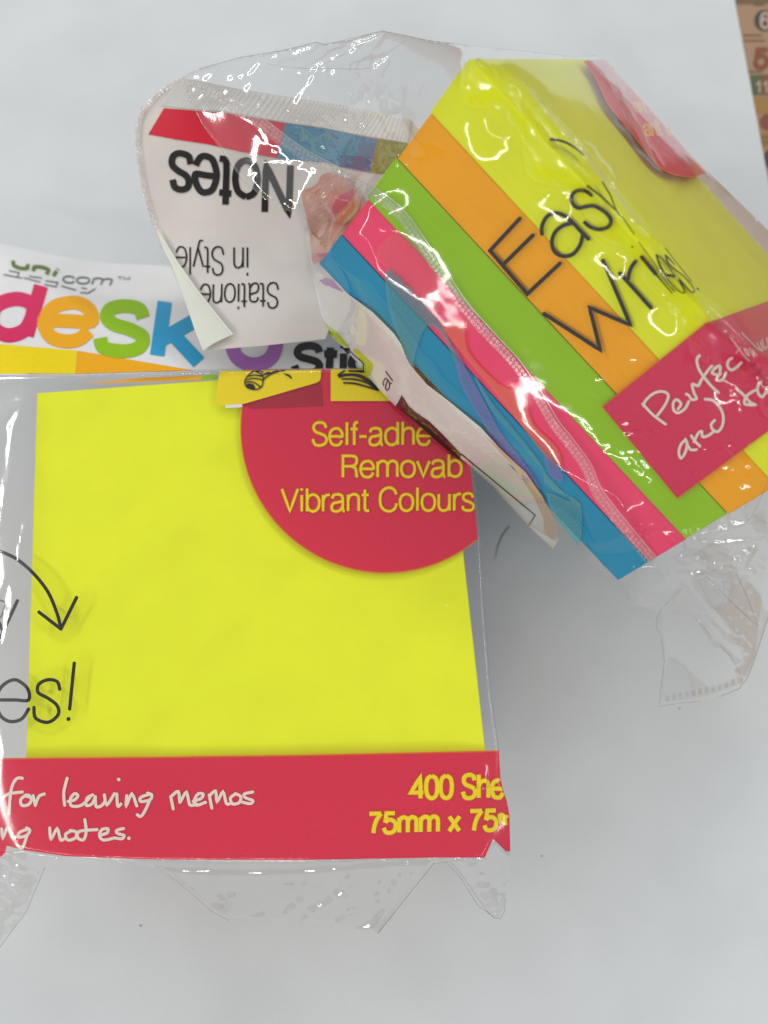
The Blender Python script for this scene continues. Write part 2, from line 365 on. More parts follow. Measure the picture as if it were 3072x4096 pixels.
# ------------------------------------------------------------------ desk, paper, brown printed sheet
def tag_struct(o): o['kind'] = 'structure'; return o
def slab(name, pts, z0, z1, mat, parent=None):
    n = len(pts); V = [(x, y, z1) for x, y in pts] + [(x, y, z0) for x, y in pts]
    Fc = [list(range(n)), list(range(2 * n - 1, n - 1, -1))] + [[i, n + i, n + (i + 1) % n, (i + 1) % n] for i in range(n)]
    return mesh_obj(name, V, Fc, mat, parent)
tag_struct(slab('desk', [(-900, -700), (900, -700), (900, 700), (-900, 700)], -30, -1.0, M_desk))
pe = P3([(2935, -20), (3069, 700)], zplane(0))[:, :2]; dirv = (pe[1] - pe[0]) / np.linalg.norm(pe[1] - pe[0])
a = pe[0] - dirv * 60; b = pe[1] + dirv * 420; nrm = np.array([-dirv[1], dirv[0]])
if nrm[0] > 0: nrm = -nrm
o = slab('paper_sheet', [tuple(a), tuple(b), tuple(b + nrm * 560), tuple(a + nrm * 560)][::-1], -.12, 0.0, M_paper); tag_struct(o)
br = root('printed_sheet', 'brown patterned sheet with faded numbers and coloured blocks, beside the white paper', 'printed sheet', (float(pe[0][0]) + 40, float(pe[0][1]), -.9))
a2 = a - nrm * 150; b2 = b - nrm * 150
slab('sheet', [tuple(a + nrm * 30), tuple(b + nrm * 30), tuple(b2), tuple(a2)][::-1], -.9, -.5, M_brown, br)
zb = zplane(-.5)
def disc(cx, cy, rx, ry=None, n=28): ry = ry or rx; return [(cx + rx * math.cos(k * 2 * math.pi / n), cy + ry * math.sin(k * 2 * math.pi / n)) for k in range(n)]
Mb = {k: ink(k + '_faded_ink', c) for k, c in dict(dark=(.055, .04, .04), rust=(.20, .06, .03), moss=(.08, .10, .04), ochre=(.30, .17, .04), line=(.15, .09, .05), pale=(.42, .32, .24)).items()}
for nm, poly, mt, lf in [
        ('printed_disc', disc(1135, 260, 135, 140), 'dark', .05), ('printed_block', [(950, 950), (1500, 930), (1530, 1190), (980, 1205)], 'moss', .05),
        ('printed_block', [(990, 1225), (1500, 1200), (1530, 1430), (1010, 1440)], 'ochre', .05), ('printed_disc', disc(1165, 1545, 95, 105), 'rust', .05),
        ('printed_disc', disc(1215, 2010, 95, 130), 'dark', .05), ('printed_block', [(1010, 1680), (1500, 1660), (1500, 1850), (1050, 1870)], 'ochre', .05),
        ('printed_block', [(1100, 960), (1500, 950), (1500, 1180), (1110, 1190)], 'rust', .09), ('printed_block', [(760, -40), (1500, -60), (1500, 40), (780, 60)], 'line', .05)]:
    patch(nm, d2(poly), zb, Mb[mt], br, lf, step=60)
st = []
for (x0, y0, x1, y1, n_) in [(870, 445, 1110, 448, 9), (865, 512, 1140, 508, 11), (930, 905, 1120, 908, 7), (1090, 1735, 1300, 1738, 8), (1085, 1800, 1300, 1800, 8), (1000, 60, 1140, 75, 6)]:
    for k in range(n_):
        xa = x0 + (x1 - x0) * k / n_; st.append(d2([(xa, y0), (xa + (x1 - x0) / n_ * .7, y0)]))
lines('lettering', st, 8, zb, Mb['line'], br, .14, cap='flat')
lines('lettering', text_strokes('6', d2([(1075, 165), (1200, 165), (1200, 355), (1075, 355)])), 11, zb, Mb['pale'], br, .12)
lines('lettering', text_strokes('5', d2([(1000, 620), (1180, 620), (1180, 850), (1000, 850)])), 20, zb, Mb['rust'], br, .12)
lines('lettering', text_strokes('11', d2([(1020, 1030), (1200, 1030), (1200, 1160), (1020, 1160)])), 9, zb, Mb['pale'], br, .16)
o = lines('hair', [smooth([(2037, 2106), (2010, 2140), (1990, 2190), (1982, 2235)], 6)], [3.2, 3.6, 2.4, 1], zplane(.0), M_black, None, .1)
o['label'] = 'short dark curved hair lying on the white paper right of the yellow pad'; o['category'] = 'hair'
for k, (x, y, r, lb) in enumerate([(563, 3702, 5, 'tiny dark speck on the white paper below the torn film flap of the lower pack'), (2167, 3424, 4, 'tiny dark speck on the bare paper right of the red label band'), (2718, 2835, 4, 'tiny dark speck on the paper just under the hanging film tail')]):
    c0 = P3([(x, y)], zplane(0))[0]; bm = bmesh.new(); bmesh.ops.create_icosphere(bm, subdivisions=1, radius=r * .045)
    o = mesh_obj('dust_speck', [tuple(np.array(v.co) * [1.3, .8, .4] + c0 + [0, 0, r * .015]) for v in bm.verts], [[v.index for v in f.verts] for f in bm.faces], M_grey)
    o['label'] = lb; o['category'] = 'speck'; bm.free()

# ------------------------------------------------------------------ box of note sheets
def note_block(org, U, Vv, Wv, f0, f1, mat, parent, label, jit):
    """slice f0..f1 of a pad: org corner, U and Wv sheet edges, Vv thickness direction; small stagger per slice"""
    bm = bmesh.new(); off = RNG.randn(2) * jit
    o = org + U / np.linalg.norm(U) * off[0] + Wv / np.linalg.norm(Wv) * off[1]
    c = []
    for v_ in (f0, f1):
        for (u_, w_) in ((0, 0), (1, 0), (1, 1), (0, 1)): c.append(bm.verts.new(tuple(o + U * u_ + Vv * v_ + Wv * w_)))
    bm.faces.new(c[0:4]); bm.faces.new(c[7:3:-1])
    for i in range(4): j = (i + 1) % 4; bm.faces.new((c[i], c[4 + i], c[4 + j], c[j]))
    bmesh.ops.recalc_face_normals(bm, faces=bm.faces)
    bmesh.ops.bevel(bm, geom=list(bm.edges), offset=.12, segments=1, affect='EDGES')
    bm.verts.index_update()
    V = np.array([tuple(v.co) for v in bm.verts]); Fc = [[v.index for v in f.verts] for f in bm.faces]; bm.free()
    q = V - org; uv = np.stack([q @ U / (U @ U) + q @ Wv / (Wv @ Wv), q @ Vv / (Vv @ Vv)], 1)
    return mesh_obj('note_block', V, Fc, mat, parent, uv=uv, label=label)

# =================================================================== PACK A (lies flat, yellow sheet up)
OA = CAM + M @ tA; UA = M @ RA[:, 0] * 75; WA = M @ RA[:, 1] * 75; VA = M @ RA[:, 2] * (TOPA - 3.0)
pA = root('sticky_note_pack', 'pack lying flat, its bright yellow sheet facing up above a red band', 'sticky notes', (0, 0, 0), 'packs of sticky notes')
pA.location = tuple((OA + UA / 2 + WA / 2 + VA) * MM)
fr = [0, .22, .42, .61, .80, 1]
for k, (nm, col) in enumerate(SHEETS):
    note_block(OA, UA, VA, WA, fr[k] + .0008, fr[k + 1] - .0008, M_sheet[nm], pA, 'block of %s note sheets' % nm, .15)
zA = zplane(TOPA + 1.1)
# left part of the film leaves the pad and rounds over
sA = tps([(-100, 1500, 44), (-100, 2300, 44), (-100, 3000, 44), (-100, 3400, 43), (0, 1494, 45), (40, 1600, 45.2), (20, 2300, 45.6), (20, 3000, 45.8)] +
         [(x, y, TOPA + 1.1) for x in (150, 600, 1100, 1600) for y in (1580, 2000, 2500, 3000)] +
         [(307, 1497, 45.9), (779, 1482, 46.05), (1394, 1474, 46.1), (1800, 1474, 46.1), (1870, 1700, 46.0), (1885, 2000, 45.9), (1925, 2200, 45.5), (1940, 2450, 45.3), (1967, 2778, 45.2), (1998, 3005, 45.2), (1860, 2600, 46),
          (100, 3400, 45.8), (600, 3300, 46), (600, 3436, 45.6), (1200, 3300, 46), (1200, 3430, 45.6), (1753, 3300, 46), (1753, 3430, 45.2), (1950, 3420, 44.5), (2040, 3300, 43.5), (2045, 3420, 42.5)])
_sA = sA; padA = [(142, 1573), (1764, 1453), (1951, 3147), (87, 3313)]; zPA = zplane(TOPA + .75)
def sA(p): return np.where(inpoly(p, padA), np.maximum(_sA(p), zPA(p)), _sA(p))
# printed circle
circ = [(1541 + 577 * math.cos(t), 1713 + 577 * math.sin(t)) for t in np.linspace(math.radians(19), math.radians(201), 70)]
circ = [p for p in circ if p[0] < 1915]
cp = circ + [(970, 1480), (1400, 1475), (1800, 1475), (1850, 1650), (1880, 1850), (1902, 2050), (1912, 2165)]
circle = patch('printed_circle', cp, sA, M_red, pA, -.25, step=20)
lines('outline', [circ], 5, sA, M_halo, circle, -.2)
rclip = [(900, 1400), (1830, 1400), (1870, 1700), (1888, 1900), (1903, 2050), (1910, 2200), (900, 2200)]
for txt, q in [('Self-adhe', [(1245, 1691), (1727, 1688), (1727, 1778), (1245, 1781)]), ('Removab', [(1361, 1824), (1852, 1818), (1852, 1906), (1361, 1909)]),
               ('Vibrant Colours', [(1124, 1956), (1900, 1950), (1900, 2041), (1124, 2046)])]:
    S_ = text_strokes(txt, q)
    lines('outline', S_, 17, sA, M_halo, circle, -.15, cap='flat', clip=rclip)
    lines('lettering', S_, 9.5, sA, M_yel, circle, -.06, cap='flat', clip=rclip)
# curled yellow tabs printed beside the circle
t1 = patch('printed_tab', smooth([(881, 1484), (868, 1550), (865, 1620)], 4) + [(905, 1624), (974, 1616)] + smooth([(1125, 1572), (1200, 1550), (1262, 1532), (1280, 1520), (1284, 1500), (1283, 1478)], 4), sA, M_yel, pA, .1)
patch('folded_edge', e3([(105, 372), (245, 365), (245, 392), (108, 398)]), sA, M_white, t1, .22)
patch('film_overlap', e3([(250, 372), (560, 290), (880, 185), (905, 205), (918, 380), (600, 395), (320, 402)]), sA, M_redtxt, circle, -.16)  # darker red where the printed film lies double
t2 = patch('printed_tab', [(1323, 1476), (1700, 1476), (1700, 1604), (1323, 1604)], sA, M_yel, pA, .08)
dr = [e3(smooth([(335, 95), (285, 140), (268, 185), (285, 225), (330, 243), (385, 238), (415, 205), (425, 160), (500, 110), (600, 85)], 4)),
      e3(smooth([(330, 95), (400, 112), (425, 160)], 4)), e3(smooth([(300, 135), (350, 125), (405, 135)], 3)), e3(smooth([(285, 165), (340, 152), (420, 165)], 3)),
      e3(smooth([(280, 185), (330, 182), (375, 205), (395, 225)], 3)), e3(smooth([(360, 95), (390, 92), (440, 108), (470, 100)], 3)), e3(smooth([(385, 130), (440, 120), (540, 88)], 4))]
lines('drawing', dr, 5, sA, M_black, t1, .3)
patch('drawing', e3(smooth([(282, 200), (320, 195), (350, 215), (352, 240), (320, 240), (290, 225)], 3, True)), sA, M_black, t1, .2, step=20)
lines('drawing', [e3(smooth([(592, 113), (630, 128), (652, 148)], 3))], [3, 8, 6], sA, M_black, t1, .3)
lines('drawing', [e3(smooth(q, 4)) for q in ([(1095, 88), (1070, 105), (1045, 128), (1130, 118), (1230, 128), (1320, 190), (1365, 240)], [(1050, 142), (1130, 125), (1230, 145), (1360, 235)],
     [(1075, 158), (1180, 160), (1280, 190), (1360, 240)], [(1088, 190), (1180, 195), (1290, 225), (1370, 248)], [(1130, 90), (1250, 95)])], [6, 8, 7, 10], sA, M_black, t2, .3)
# red band across the bottom
btop = [(-90, 3040), (0, 3035), (600, 3030), (1200, 3022), (1935, 3006), (1995, 3003)]
band = patch('printed_band', btop + d7([(1190, 500), (1215, 620), (1250, 720), (1275, 850), (1282, 1200), (1240, 1200), (1120, 1080), (1040, 1257), (600, 1257)]) +
             [(1200, 3440), (600, 3438), (265, 3425), (93, 3400), (27, 3383), (20, 3413), (0, 3429), (-90, 3440)], sA, M_red, pA, .05, step=18)
lines('outline', [btop], 6, sA, M_halo, band, .1)
for txt, q, n_ in [('400 She', [(1640, 3105), (2018, 3098), (2018, 3190), (1640, 3194)], 0), ('75mm x 75', [(1472, 3252), (1992, 3238), (1990, 3320), (1472, 3333)], 0), ('m', [(1990, 3240), (2042, 3262), (2042, 3310), (2000, 3292)], 1)]:
    S_ = text_strokes(txt, q)
    bc = [(1400, 3050), (2000, 3050), (2001, 3111), (2027, 3204), (2038, 3259), (2038, 3400), (1400, 3400)]
    lines('outline', S_, 23, sA, M_halo, band, .13, cap='flat', clip=bc)
    lines('lettering', S_, 16, sA, M_yel, band, .2, cap='flat', clip=bc)
HW = [[(135, 95), (105, 95), (78, 130), (62, 200), (55, 310)], [(10, 222), (50, 190), (135, 178)], [(150, 200), (125, 225), (132, 258), (170, 255), (190, 225), (175, 198), (150, 200), (185, 210)], [(200, 200), (213, 258)], [(213, 258), (235, 205), (268, 190)],
      [(405, 95), (385, 180), (390, 258)], [(410, 235), (450, 225), (470, 200), (450, 188), (425, 220), (430, 260), (480, 262), (520, 235), (550, 200)], [(560, 195), (525, 215), (520, 258), (555, 250), (575, 205)], [(575, 205), (580, 265), (610, 262), (630, 240)],
      [(630, 195), (645, 255), (690, 188)], [(705, 190), (710, 262), (730, 250)], [(716, 103)], [(765, 200), (762, 262), (795, 190), (825, 262)], [(905, 190), (850, 210), (850, 235), (905, 225), (915, 195), (890, 185)], [(905, 225), (870, 300), (848, 325), (828, 315)],
      [(1030, 205), (1045, 280)], [(1038, 200), (1075, 175), (1085, 240)], [(1090, 235), (1125, 180), (1145, 255), (1185, 250)], [(1165, 235), (1215, 215), (1225, 190), (1195, 190), (1172, 230), (1185, 258), (1240, 240)],
      [(1262, 195), (1278, 275)], [(1265, 200), (1300, 172), (1310, 235), (1345, 178), (1365, 245), (1385, 250)], [(1420, 190), (1390, 215), (1405, 250), (1445, 240), (1452, 205), (1420, 188)], [(1525, 178), (1475, 190), (1480, 212), (1525, 230), (1510, 248), (1465, 240)],
      [(10, 400), (18, 455), (45, 395), (75, 455), (95, 450)], [(175, 400), (120, 420), (112, 450), (160, 440), (180, 410), (160, 395)], [(165, 435), (135, 515), (105, 500)], [(300, 395), (308, 460), (345, 400), (365, 465), (385, 462)],
      [(425, 415), (395, 435), (410, 468), (455, 455), (460, 420), (425, 410)], [(512, 345), (520, 415), (505, 465), (470, 455), (480, 415), (585, 405)], [(600, 440), (645, 425), (650, 400), (615, 405), (600, 440), (625, 468), (690, 455)], [(745, 398), (705, 410), (710, 428), (748, 440), (735, 460), (690, 455)], [(778, 457)]]
lines('handwriting', [e4(smooth(s, 4)) if len(s) > 1 else e4(s) for s in HW], 12, sA, M_cream, band, .16)
# black print over film and pad
blk = [c6(smooth([(-60, 1040), (0, 1062), (100, 1110), (200, 1195), (290, 1310), (345, 1440), (368, 1530)], 5)), c6([(235, 1430), (368, 1532)]), c6([(462, 1342), (368, 1532)]),
       c6(smooth([(0, 1960), (90, 1960), (172, 1960), (165, 1890), (90, 1838), (10, 1880), (-20, 1960), (0, 2050), (60, 2090), (130, 2075), (172, 2015)], 5)),
       c6(smooth([(360, 1895), (345, 1850), (290, 1838), (235, 1865), (230, 1915), (290, 1950), (345, 1995), (350, 2050), (290, 2095), (215, 2070), (205, 2005)], 5)),
       c6([(448, 1738), (420, 2015)]), c6([(413, 2075)]), c6([(105, 1362), (20, 1545), (-20, 1640)]), c6([(20, 1545), (-40, 1430)])]
lines('lettering', blk, 14, sA, M_black, pA, .35)
lines('lettering', [c6([(-30, 1350), (32, 1368), (12, 1450), (-30, 1500)])], 7, sA, M_grey, pA, .35, cap='flat')

# ---- printed header of pack A (slopes down behind the pad)
sHA = tps([(0, 1494, 45.2), (307, 1497, 45.2), (779, 1482, 45.3), (1394, 1474, 45.3), (1800, 1474, 45.3), (0, 1376, 41), (600, 1400, 42), (1300, 1400, 42), (0, 1200, 30), (700, 1200, 30), (1400, 1200, 32),
           (0, 960, 15), (300, 1000, 16), (600, 1060, 18), (1200, 1060, 24), (-150, 1494, 44), (-150, 1200, 29), (-150, 950, 14)])
wv = lambda P: .7 * vnoise(P, 240, 3) + .04 * vnoise(P, 90, 4)
hA_out = [(-120, 975)] + c3([(0, 72), (150, 105), (300, 135), (450, 150), (620, 158), (800, 170)]) + [(1100, 1090), (1500, 1150), (1700, 1300), (1790, 1480), (1394, 1478), (779, 1486), (307, 1501), (0, 1500), (-120, 1500)]
hA = patch('printed_header', hA_out, sHA, M_white, pA, 0, step=22, disp=wv, label='white header of the flat pack with large coloured letters')
patch('colour_bar', [(-100, 1370), (0, 1376), (307, 1402), (300, 1497), (-100, 1494)], sHA, M_yel, hA, .08, step=30, disp=wv)
patch('colour_bar', [(308, 1402), (500, 1435), (780, 1482), (301, 1496)], sHA, M_org, hA, .08, step=30, disp=wv)
qd = dict(d=[(-75, 345), (372, 345), (250, 725), (-110, 712)], e=[(310, 465), (745, 470), (690, 770), (275, 752)], s=[(748, 480), (1125, 500), (1085, 840), (690, 825)], k=[(1165, 458), (1470, 478), (1500, 925), (1090, 858)])
for ch, mt, wdt, tp in (('d', M_magenta, 48, .75), ('e', M_org, 46, .56), ('s', M_green, 46, .56), ('k', M_cyan, 48, .75)):
    S_ = text_strokes(ch, d3(qd[ch]), top=tp)
    lines('letter', S_, wdt * 1.2, sHA, mt, hA, .2, cap='flat', disp=wv)
fclip = [(0, 900), (1800, 900), (1800, 1474), (1394, 1475), (779, 1482), (0, 1495)]
lines('letter', text_strokes('o', d6([(190, -150), (600, -150), (597, 196), (200, 196)]), top=.56), 56, sHA, M_purple, hA, .2, cap='flat', disp=wv, maxy=1478)
lines('lettering', text_strokes('Stic', d6([(690, 62), (1290, 62), (1290, 262), (670, 262)])), 30, sHA, M_black, hA, .2, cap='flat', disp=wv, maxy=1474)
S_ = text_strokes('uni', d3([(70, 160), (450, 250), (420, 290), (80, 208)]), top=.56); lines('lettering', S_, 15, sHA, M_dkgreen, hA, .22, cap='flat', disp=wv)
S_ = text_strokes('com', d3([(455, 280), (850, 305), (825, 352), (455, 330)]), top=.56); lines('lettering', S_, 7, sHA, M_grey, hA, .22, cap='flat', disp=wv)
S_ = text_strokes('TM', d3([(865, 288), (965, 290), (962, 315), (865, 312)])); lines('lettering', S_, 3, sHA, M_grey, hA, .22, cap='flat', disp=wv)
lines('lettering', [d3(q) for q in ([(65, 245), (140, 258), (125, 298)], [(25, 272), (165, 300)], [(215, 285), (310, 298)], [(175, 296), (300, 328)], [(335, 318), (425, 330), (412, 362), (325, 345)], [(450, 355), (560, 388)], [(600, 370), (640, 378)], [(590, 405), (650, 408), (705, 375)])], 5, sHA, M_grey, hA, .22, cap='flat', disp=wv)
# slim strip of the header seen through the film between fold and pad
patch('colour_bar', [(330, 1534), (560, 1512), (804, 1501), (804, 1519), (560, 1528)], sA, M_org, hA, -1.0, step=50)
patch('colour_bar', [(805, 1501), (872, 1499), (872, 1516), (805, 1519)], sA, M_green, hA, -1.0, step=50)

# ------------------------------------------------------------------ clear film sheets with creases
TUBES = []
for ob in [o for o in C.objects if o.type == 'LIGHT']:
    e_ = np.array(ob.rotation_euler.to_matrix())[:, 0]
    TUBES.append([np.array(ob.location) * 1000 + e_ * ob.data.size * 1000 * t for t in np.linspace(-.42, .42, 9)])
def crease_slope(surf, pts, L0=lambda p: 0.0):
    """how steeply a film crease along pts has to stand for one of the tube lamps to glance off its flank (mm per px)"""
    P = np.array(pts, float); n = len(P); T = np.gradient(P, axis=0); T /= np.linalg.norm(T, axis=1)[:, None] + 1e-9
    Nn = np.stack([-T[:, 1], T[:, 0]], 1)
    Q = lambda p: P3(p, surf, L0(p))
    P0 = Q(P); Tx = (Q(P + [10, 0]) - Q(P - [10, 0])) / 20; Ty = (Q(P + [0, 10]) - Q(P - [0, 10])) / 20
    v = CAM - P0; v /= np.linalg.norm(v, axis=1)[:, None]
    best = None
    for tube in TUBES:
        cs_, as_, sa_ = [], [], []
        for q in tube:
            l = q - P0; l /= np.linalg.norm(l, axis=1)[:, None]; h = l + v; h /= np.linalg.norm(h, axis=1)[:, None]
            hv = (h * v).sum(1); gx = -(h * Tx).sum(1) / hv; gy = -(h * Ty).sum(1) / hv
            cs_.append(gx * Nn[:, 0] + gy * Nn[:, 1]); sa_.append(gx * T[:, 0] + gy * T[:, 1]); as_.append(np.abs(sa_[-1]))
        cs_ = np.array(cs_); as_ = np.array(as_); k_ = as_.argmin(0); i_ = np.arange(n)
        c_ = cs_[k_, i_]; a_ = as_[k_, i_]; s_a = np.array(sa_)[k_, i_]; cost = (a_ + .25 * np.abs(c_)).mean()
        if best is None or cost < best[0]: best = (cost, c_, a_, s_a)
    if DEBUG: print('crease', np.round(best[0], 4), 'c', np.round(np.abs(best[1]).mean(), 3), 'a', np.round(best[2].mean(), 4))
    return best[1], best[3]
def film(name, outline, surf, mat, parent, step, creases, rim=12, rim_amp=.5, noise=(), lift=0.0, gw=1.3, lmin=-9, label=None, facets=0, fz=None):
    O = np.array(outline, float); lo, hi = O.min(0) - step, O.max(0) + step
    lo = np.maximum(lo, [-120, -50]); hi = np.minimum(hi, [3200, 4200])
    xs = np.arange(lo[0], hi[0] + step, step); ys = np.arange(lo[1], hi[1] + step, step)
    gx, gy = np.meshgrid(xs, ys); G = np.stack([gx.ravel(), gy.ravel()], 1); nx = len(xs); ny = len(ys)
    D, Q, _ = nearest(G, O); ins = inpoly(G, O)
    snap = (~ins) & (D < step * 1.45); G[snap] = Q[snap]; ok = ins | snap
    L = np.full(len(G), float(lift))
    L -= rim_amp * np.clip(1 - np.where(ins, D, 0) / rim, 0, 1) ** 2
    def L0(p): return sum((am * vnoise(p, s, sd) for s, am, sd in noise), np.zeros(len(p)))
    L += L0(G)
    for ci, c in enumerate(creases):
        pts, wd, am = c[0], c[1], c[2]
        pts = np.array(smooth(pts, 6)) if len(pts) > 2 else np.array(pts, float)
        b0 = pts.min(0) - wd * 4; b1 = pts.max(0) + wd * 4
        m = np.all((G > b0) & (G < b1), axis=1)
        if not m.any(): continue
        g = G[m] + np.stack([vnoise(G[m], 45, 50 + ci), vnoise(G[m], 45, 90 + ci)], 1) * wd * .5
        dd, qq, t = nearest(g, pts, False)
        taper = np.clip(np.minimum(t, 1 - t) * 7, 0.0, 1)
        cl, al = crease_slope(surf, pts, L0); cl = np.clip(cl, -.075, .075); al = np.clip(al, -.02, .02)
        cum = np.concatenate([[0], np.cumsum(np.linalg.norm(np.diff(pts, axis=0), axis=1))]); cum /= cum[-1]
        cc = np.interp(t, cum, cl)
        tg = np.diff(pts, axis=0); ii = np.clip(np.searchsorted(cum, t) - 1, 0, len(tg) - 1); tt = tg[ii]
        sg = np.sign(tt[:, 0] * (g - qq)[:, 1] - tt[:, 1] * (g - qq)[:, 0])
        W_ = wd * gw * (.45 + .55 * taper) * (1 + .35 * vnoise(g, 60, 7 + ci)); hw_ = W_ / 2
        prof = np.where(dd < hw_, dd, hw_ * np.exp(-((dd - hw_) / (W_ * .55)) ** 2))
        rip = .035 * W_ * np.sin(dd / W_ * 14 + 3 * vnoise(g, 50, 9)) * (dd < hw_)
        tot = np.linalg.norm(np.diff(pts, axis=0), axis=1).sum(); B_ = 44.0; ph = (t * tot + 9 * vnoise(g, 70, 33)) % B_ - B_ / 2
        bead = np.interp(t, cum, al) * ph * np.clip(1.6 * np.cos(math.pi * ph / B_), 0, 1)
        L[m] += cc * (sg * prof + rip) + bead * np.exp(-(dd / (W_ * .8 + 1)) ** 2) * (np.abs(np.interp(t, cum, al)) > .005)
    if facets:
        seeds = np.array([s[:2] for s in fz]); rad = np.array([s[2] for s in fz]); amp = np.array([s[3] for s in fz])
        r = np.random.RandomState(3)
        for (sx, sy, sr, sa) in fz:
            m = np.linalg.norm(G - [sx, sy], axis=1) < sr
            if not m.any(): continue
            n_ = facets; ctr = np.array([sx, sy]) + (r.rand(n_, 2) * 2 - 1) * sr
            dv = np.linalg.norm(G[m][:, None] - ctr[None], axis=2); dv.sort(axis=1)
            fall = np.clip(1 - np.linalg.norm(G[m] - [sx, sy], axis=1) / sr, 0, 1) ** .7
            L[m] += sa * fall * np.clip((dv[:, 1] - dv[:, 0]) / sr * 3, 0, 1) * -1
    L = np.where(L < lmin, lmin, L) if lmin > -8 else L
    V = P3(G, surf, L)
    idx = np.arange(len(G)).reshape(ny, nx); okg = ok.reshape(ny, nx)
    cell = okg[:-1, :-1] & okg[1:, :-1] & okg[1:, 1:] & okg[:-1, 1:]
    Fq = np.stack([idx[:-1, :-1][cell], idx[1:, :-1][cell], idx[1:, 1:][cell], idx[:-1, 1:][cell]], 1)
    used = np.unique(Fq); mp = np.full(len(G), -1); mp[used] = np.arange(len(used))
    return mesh_obj(name, V[used], mp[Fq], mat, parent, True, label=label)

sFA = sA
outA = [(-110, 1494), (0, 1494), (307, 1497), (779, 1482), (1394, 1474), (1800, 1474), (1850, 1650), (1890, 1850), (1912, 2050), (1926, 2200), (1940, 2450), (1967, 2778), (1998, 3005), (2002, 3111), (2027, 3204), (2042, 3300), (2044, 3420),
        (1970, 3380), (1940, 3436), (1753, 3436), (1200, 3446), (600, 3444), (265, 3430), (93, 3404), (-110, 3404)]
crA = [(c6([(110, 200), (70, 330), (50, 480), (10, 760), (-10, 900)]), 26, .9), (c6([(150, 850), (125, 960), (110, 1060), (100, 1200)]), 16, .45), (c6([(75, 1230), (60, 1330), (40, 1450), (10, 1650)]), 22, .5),
       (c6([(200, 125), (250, 88), (430, 75), (640, 66)]), 8, .28), (c6([(100, 90), (150, 80), (190, 60)]), 8, .35), (c6([(60, 200), (100, 140), (140, 155), (185, 140)]), 8, .35), (c6([(30, 20), (60, 90), (20, 180)]), 9, .35),
       (d7([(410, 1110), (520, 1085), (600, 1060)]), 6, .16), (d7([(670, 1080), (720, 1120), (780, 1110)]), 7, .22), (d7([(800, 1135), (900, 1125), (950, 1060), (1000, 1010)]), 8, .25),
       (d7([(1160, 800), (1150, 950), (1115, 1080), (1050, 1220)]), 8, .3), (d7([(1050, 0), (1095, 150), (1110, 260), (1140, 600)]), 8, .22), (c4([(950, 1200), (985, 1500), (1000, 1800)]), 9, .3), ([(1885, 2150), (1900, 2400), (1935, 2750), (1975, 3000)], 10, .3),
       (d7([(200, 1070), (235, 1110)]), 5, .14), (d7([(470, 1205), (520, 1212)]), 5, .14), (d7([(680, 1205), (760, 1215), (820, 1200)]), 5, .14), (e3([(900, 188), (960, 192)]), 5, .15),
       ([(1748, 2402), (1795, 2428), (1850, 2398)], 24, .3), ([(1790, 2420), (1812, 2450), (1830, 2480)], 14, .3), ([(1360, 2190), (1400, 2210)], 10, .2)]
fA = film('film_wrap', outA, sFA, M_filmA, pA, 9, crA, rim=12, rim_amp=.45, noise=((300, .12, 1),), lift=.75, gw=1.0, label='clear film stretched over the yellow pad')
# crumpled flap of film below
sFl = tps([(100, 3400, 44.5), (600, 3436, 44), (1200, 3430, 44), (1750, 3430, 43.5), (2040, 3400, 41), (179, 3472, 41), (106, 3645, 34), (0, 3790, 28), (-110, 3850, 26), (-110, 3400, 43), (637, 3473, 40), (849, 3646, 30), (915, 3683, 28), (1193, 3688, 28), (1406, 3728, 27), (1512, 3736, 27),
           (1591, 3632, 31), (1737, 3453, 41), (1857, 3513, 36), (1949, 3646, 30), (2016, 3679, 28), (2022, 3593, 31), (1200, 3560, 35), (900, 3560, 34), (1930, 3500, 36)])
outF = [(-110, 3412), (93, 3400), (265, 3423), (600, 3434), (1200, 3436), (1753, 3428), (1940, 3428), (1973, 3356), (2023, 3406), (2046, 3420)] + c7([(1525, 560), (1522, 600), (1508, 622), (1490, 620), (1470, 600), (1400, 500), (1360, 450), (1310, 455), (1200, 590), (1140, 668), (1120, 660), (1060, 662)]) + \
       c7([(980, 640), (900, 634), (800, 628), (740, 622), (690, 628), (640, 600), (560, 530), (480, 470), (350, 452), (200, 436)]) + [(190, 3440), (179, 3472), (106, 3645), (0, 3790), (-110, 3890)]
crF = [(c7([(20, 405), (200, 437), (480, 470), (700, 482), (900, 478), (1300, 450), (1460, 438)]), 8, .5), (c7([(510, 480), (580, 545), (640, 600)]), 8, .5), (c7([(1310, 455), (1200, 590), (1140, 660)]), 8, .45),
       (c7([(920, 555), (890, 578), (860, 600)]), 8, .4), (c7([(1035, 530), (990, 565), (940, 590), (920, 615)]), 12, .7), (c7([(1150, 605), (1120, 640), (1060, 662)]), 9, .5), (c7([(790, 595), (770, 615), (700, 625)]), 7, .3),
       (c7([(1340, 450), (1400, 500), (1470, 600), (1515, 620)]), 9, .5), (c7([(1445, 470), (1450, 520), (1480, 590)]), 7, .4), (c7([(1525, 440), (1530, 500), (1515, 600)]), 8, .4), (d7([(870, 1325), (940, 1315), (975, 1290)]), 7, .35),
       (d7([(1020, 1370), (1030, 1450), (1045, 1560)]), 7, .3), (d8([(140, 150), (110, 250), (95, 330)]), 7, .35), (d8([(100, 330), (40, 430), (-30, 520)]), 9, .4), (d8([(110, 220), (40, 330), (-20, 420)]), 8, .35), (d8([(270, 260), (160, 520), (60, 640)]), 9, .35), (d8([(60, 150), (20, 280), (-30, 400)]), 9, .4),
       (d8([(140, 520), (90, 600), (30, 640)]), 12, .3), (d7([(120, 1640), (135, 1560), (190, 1480), (240, 1400)]), 7, .3), (d7([(330, 1430), (400, 1360)]), 6, .2)]
rr = random.Random(8)
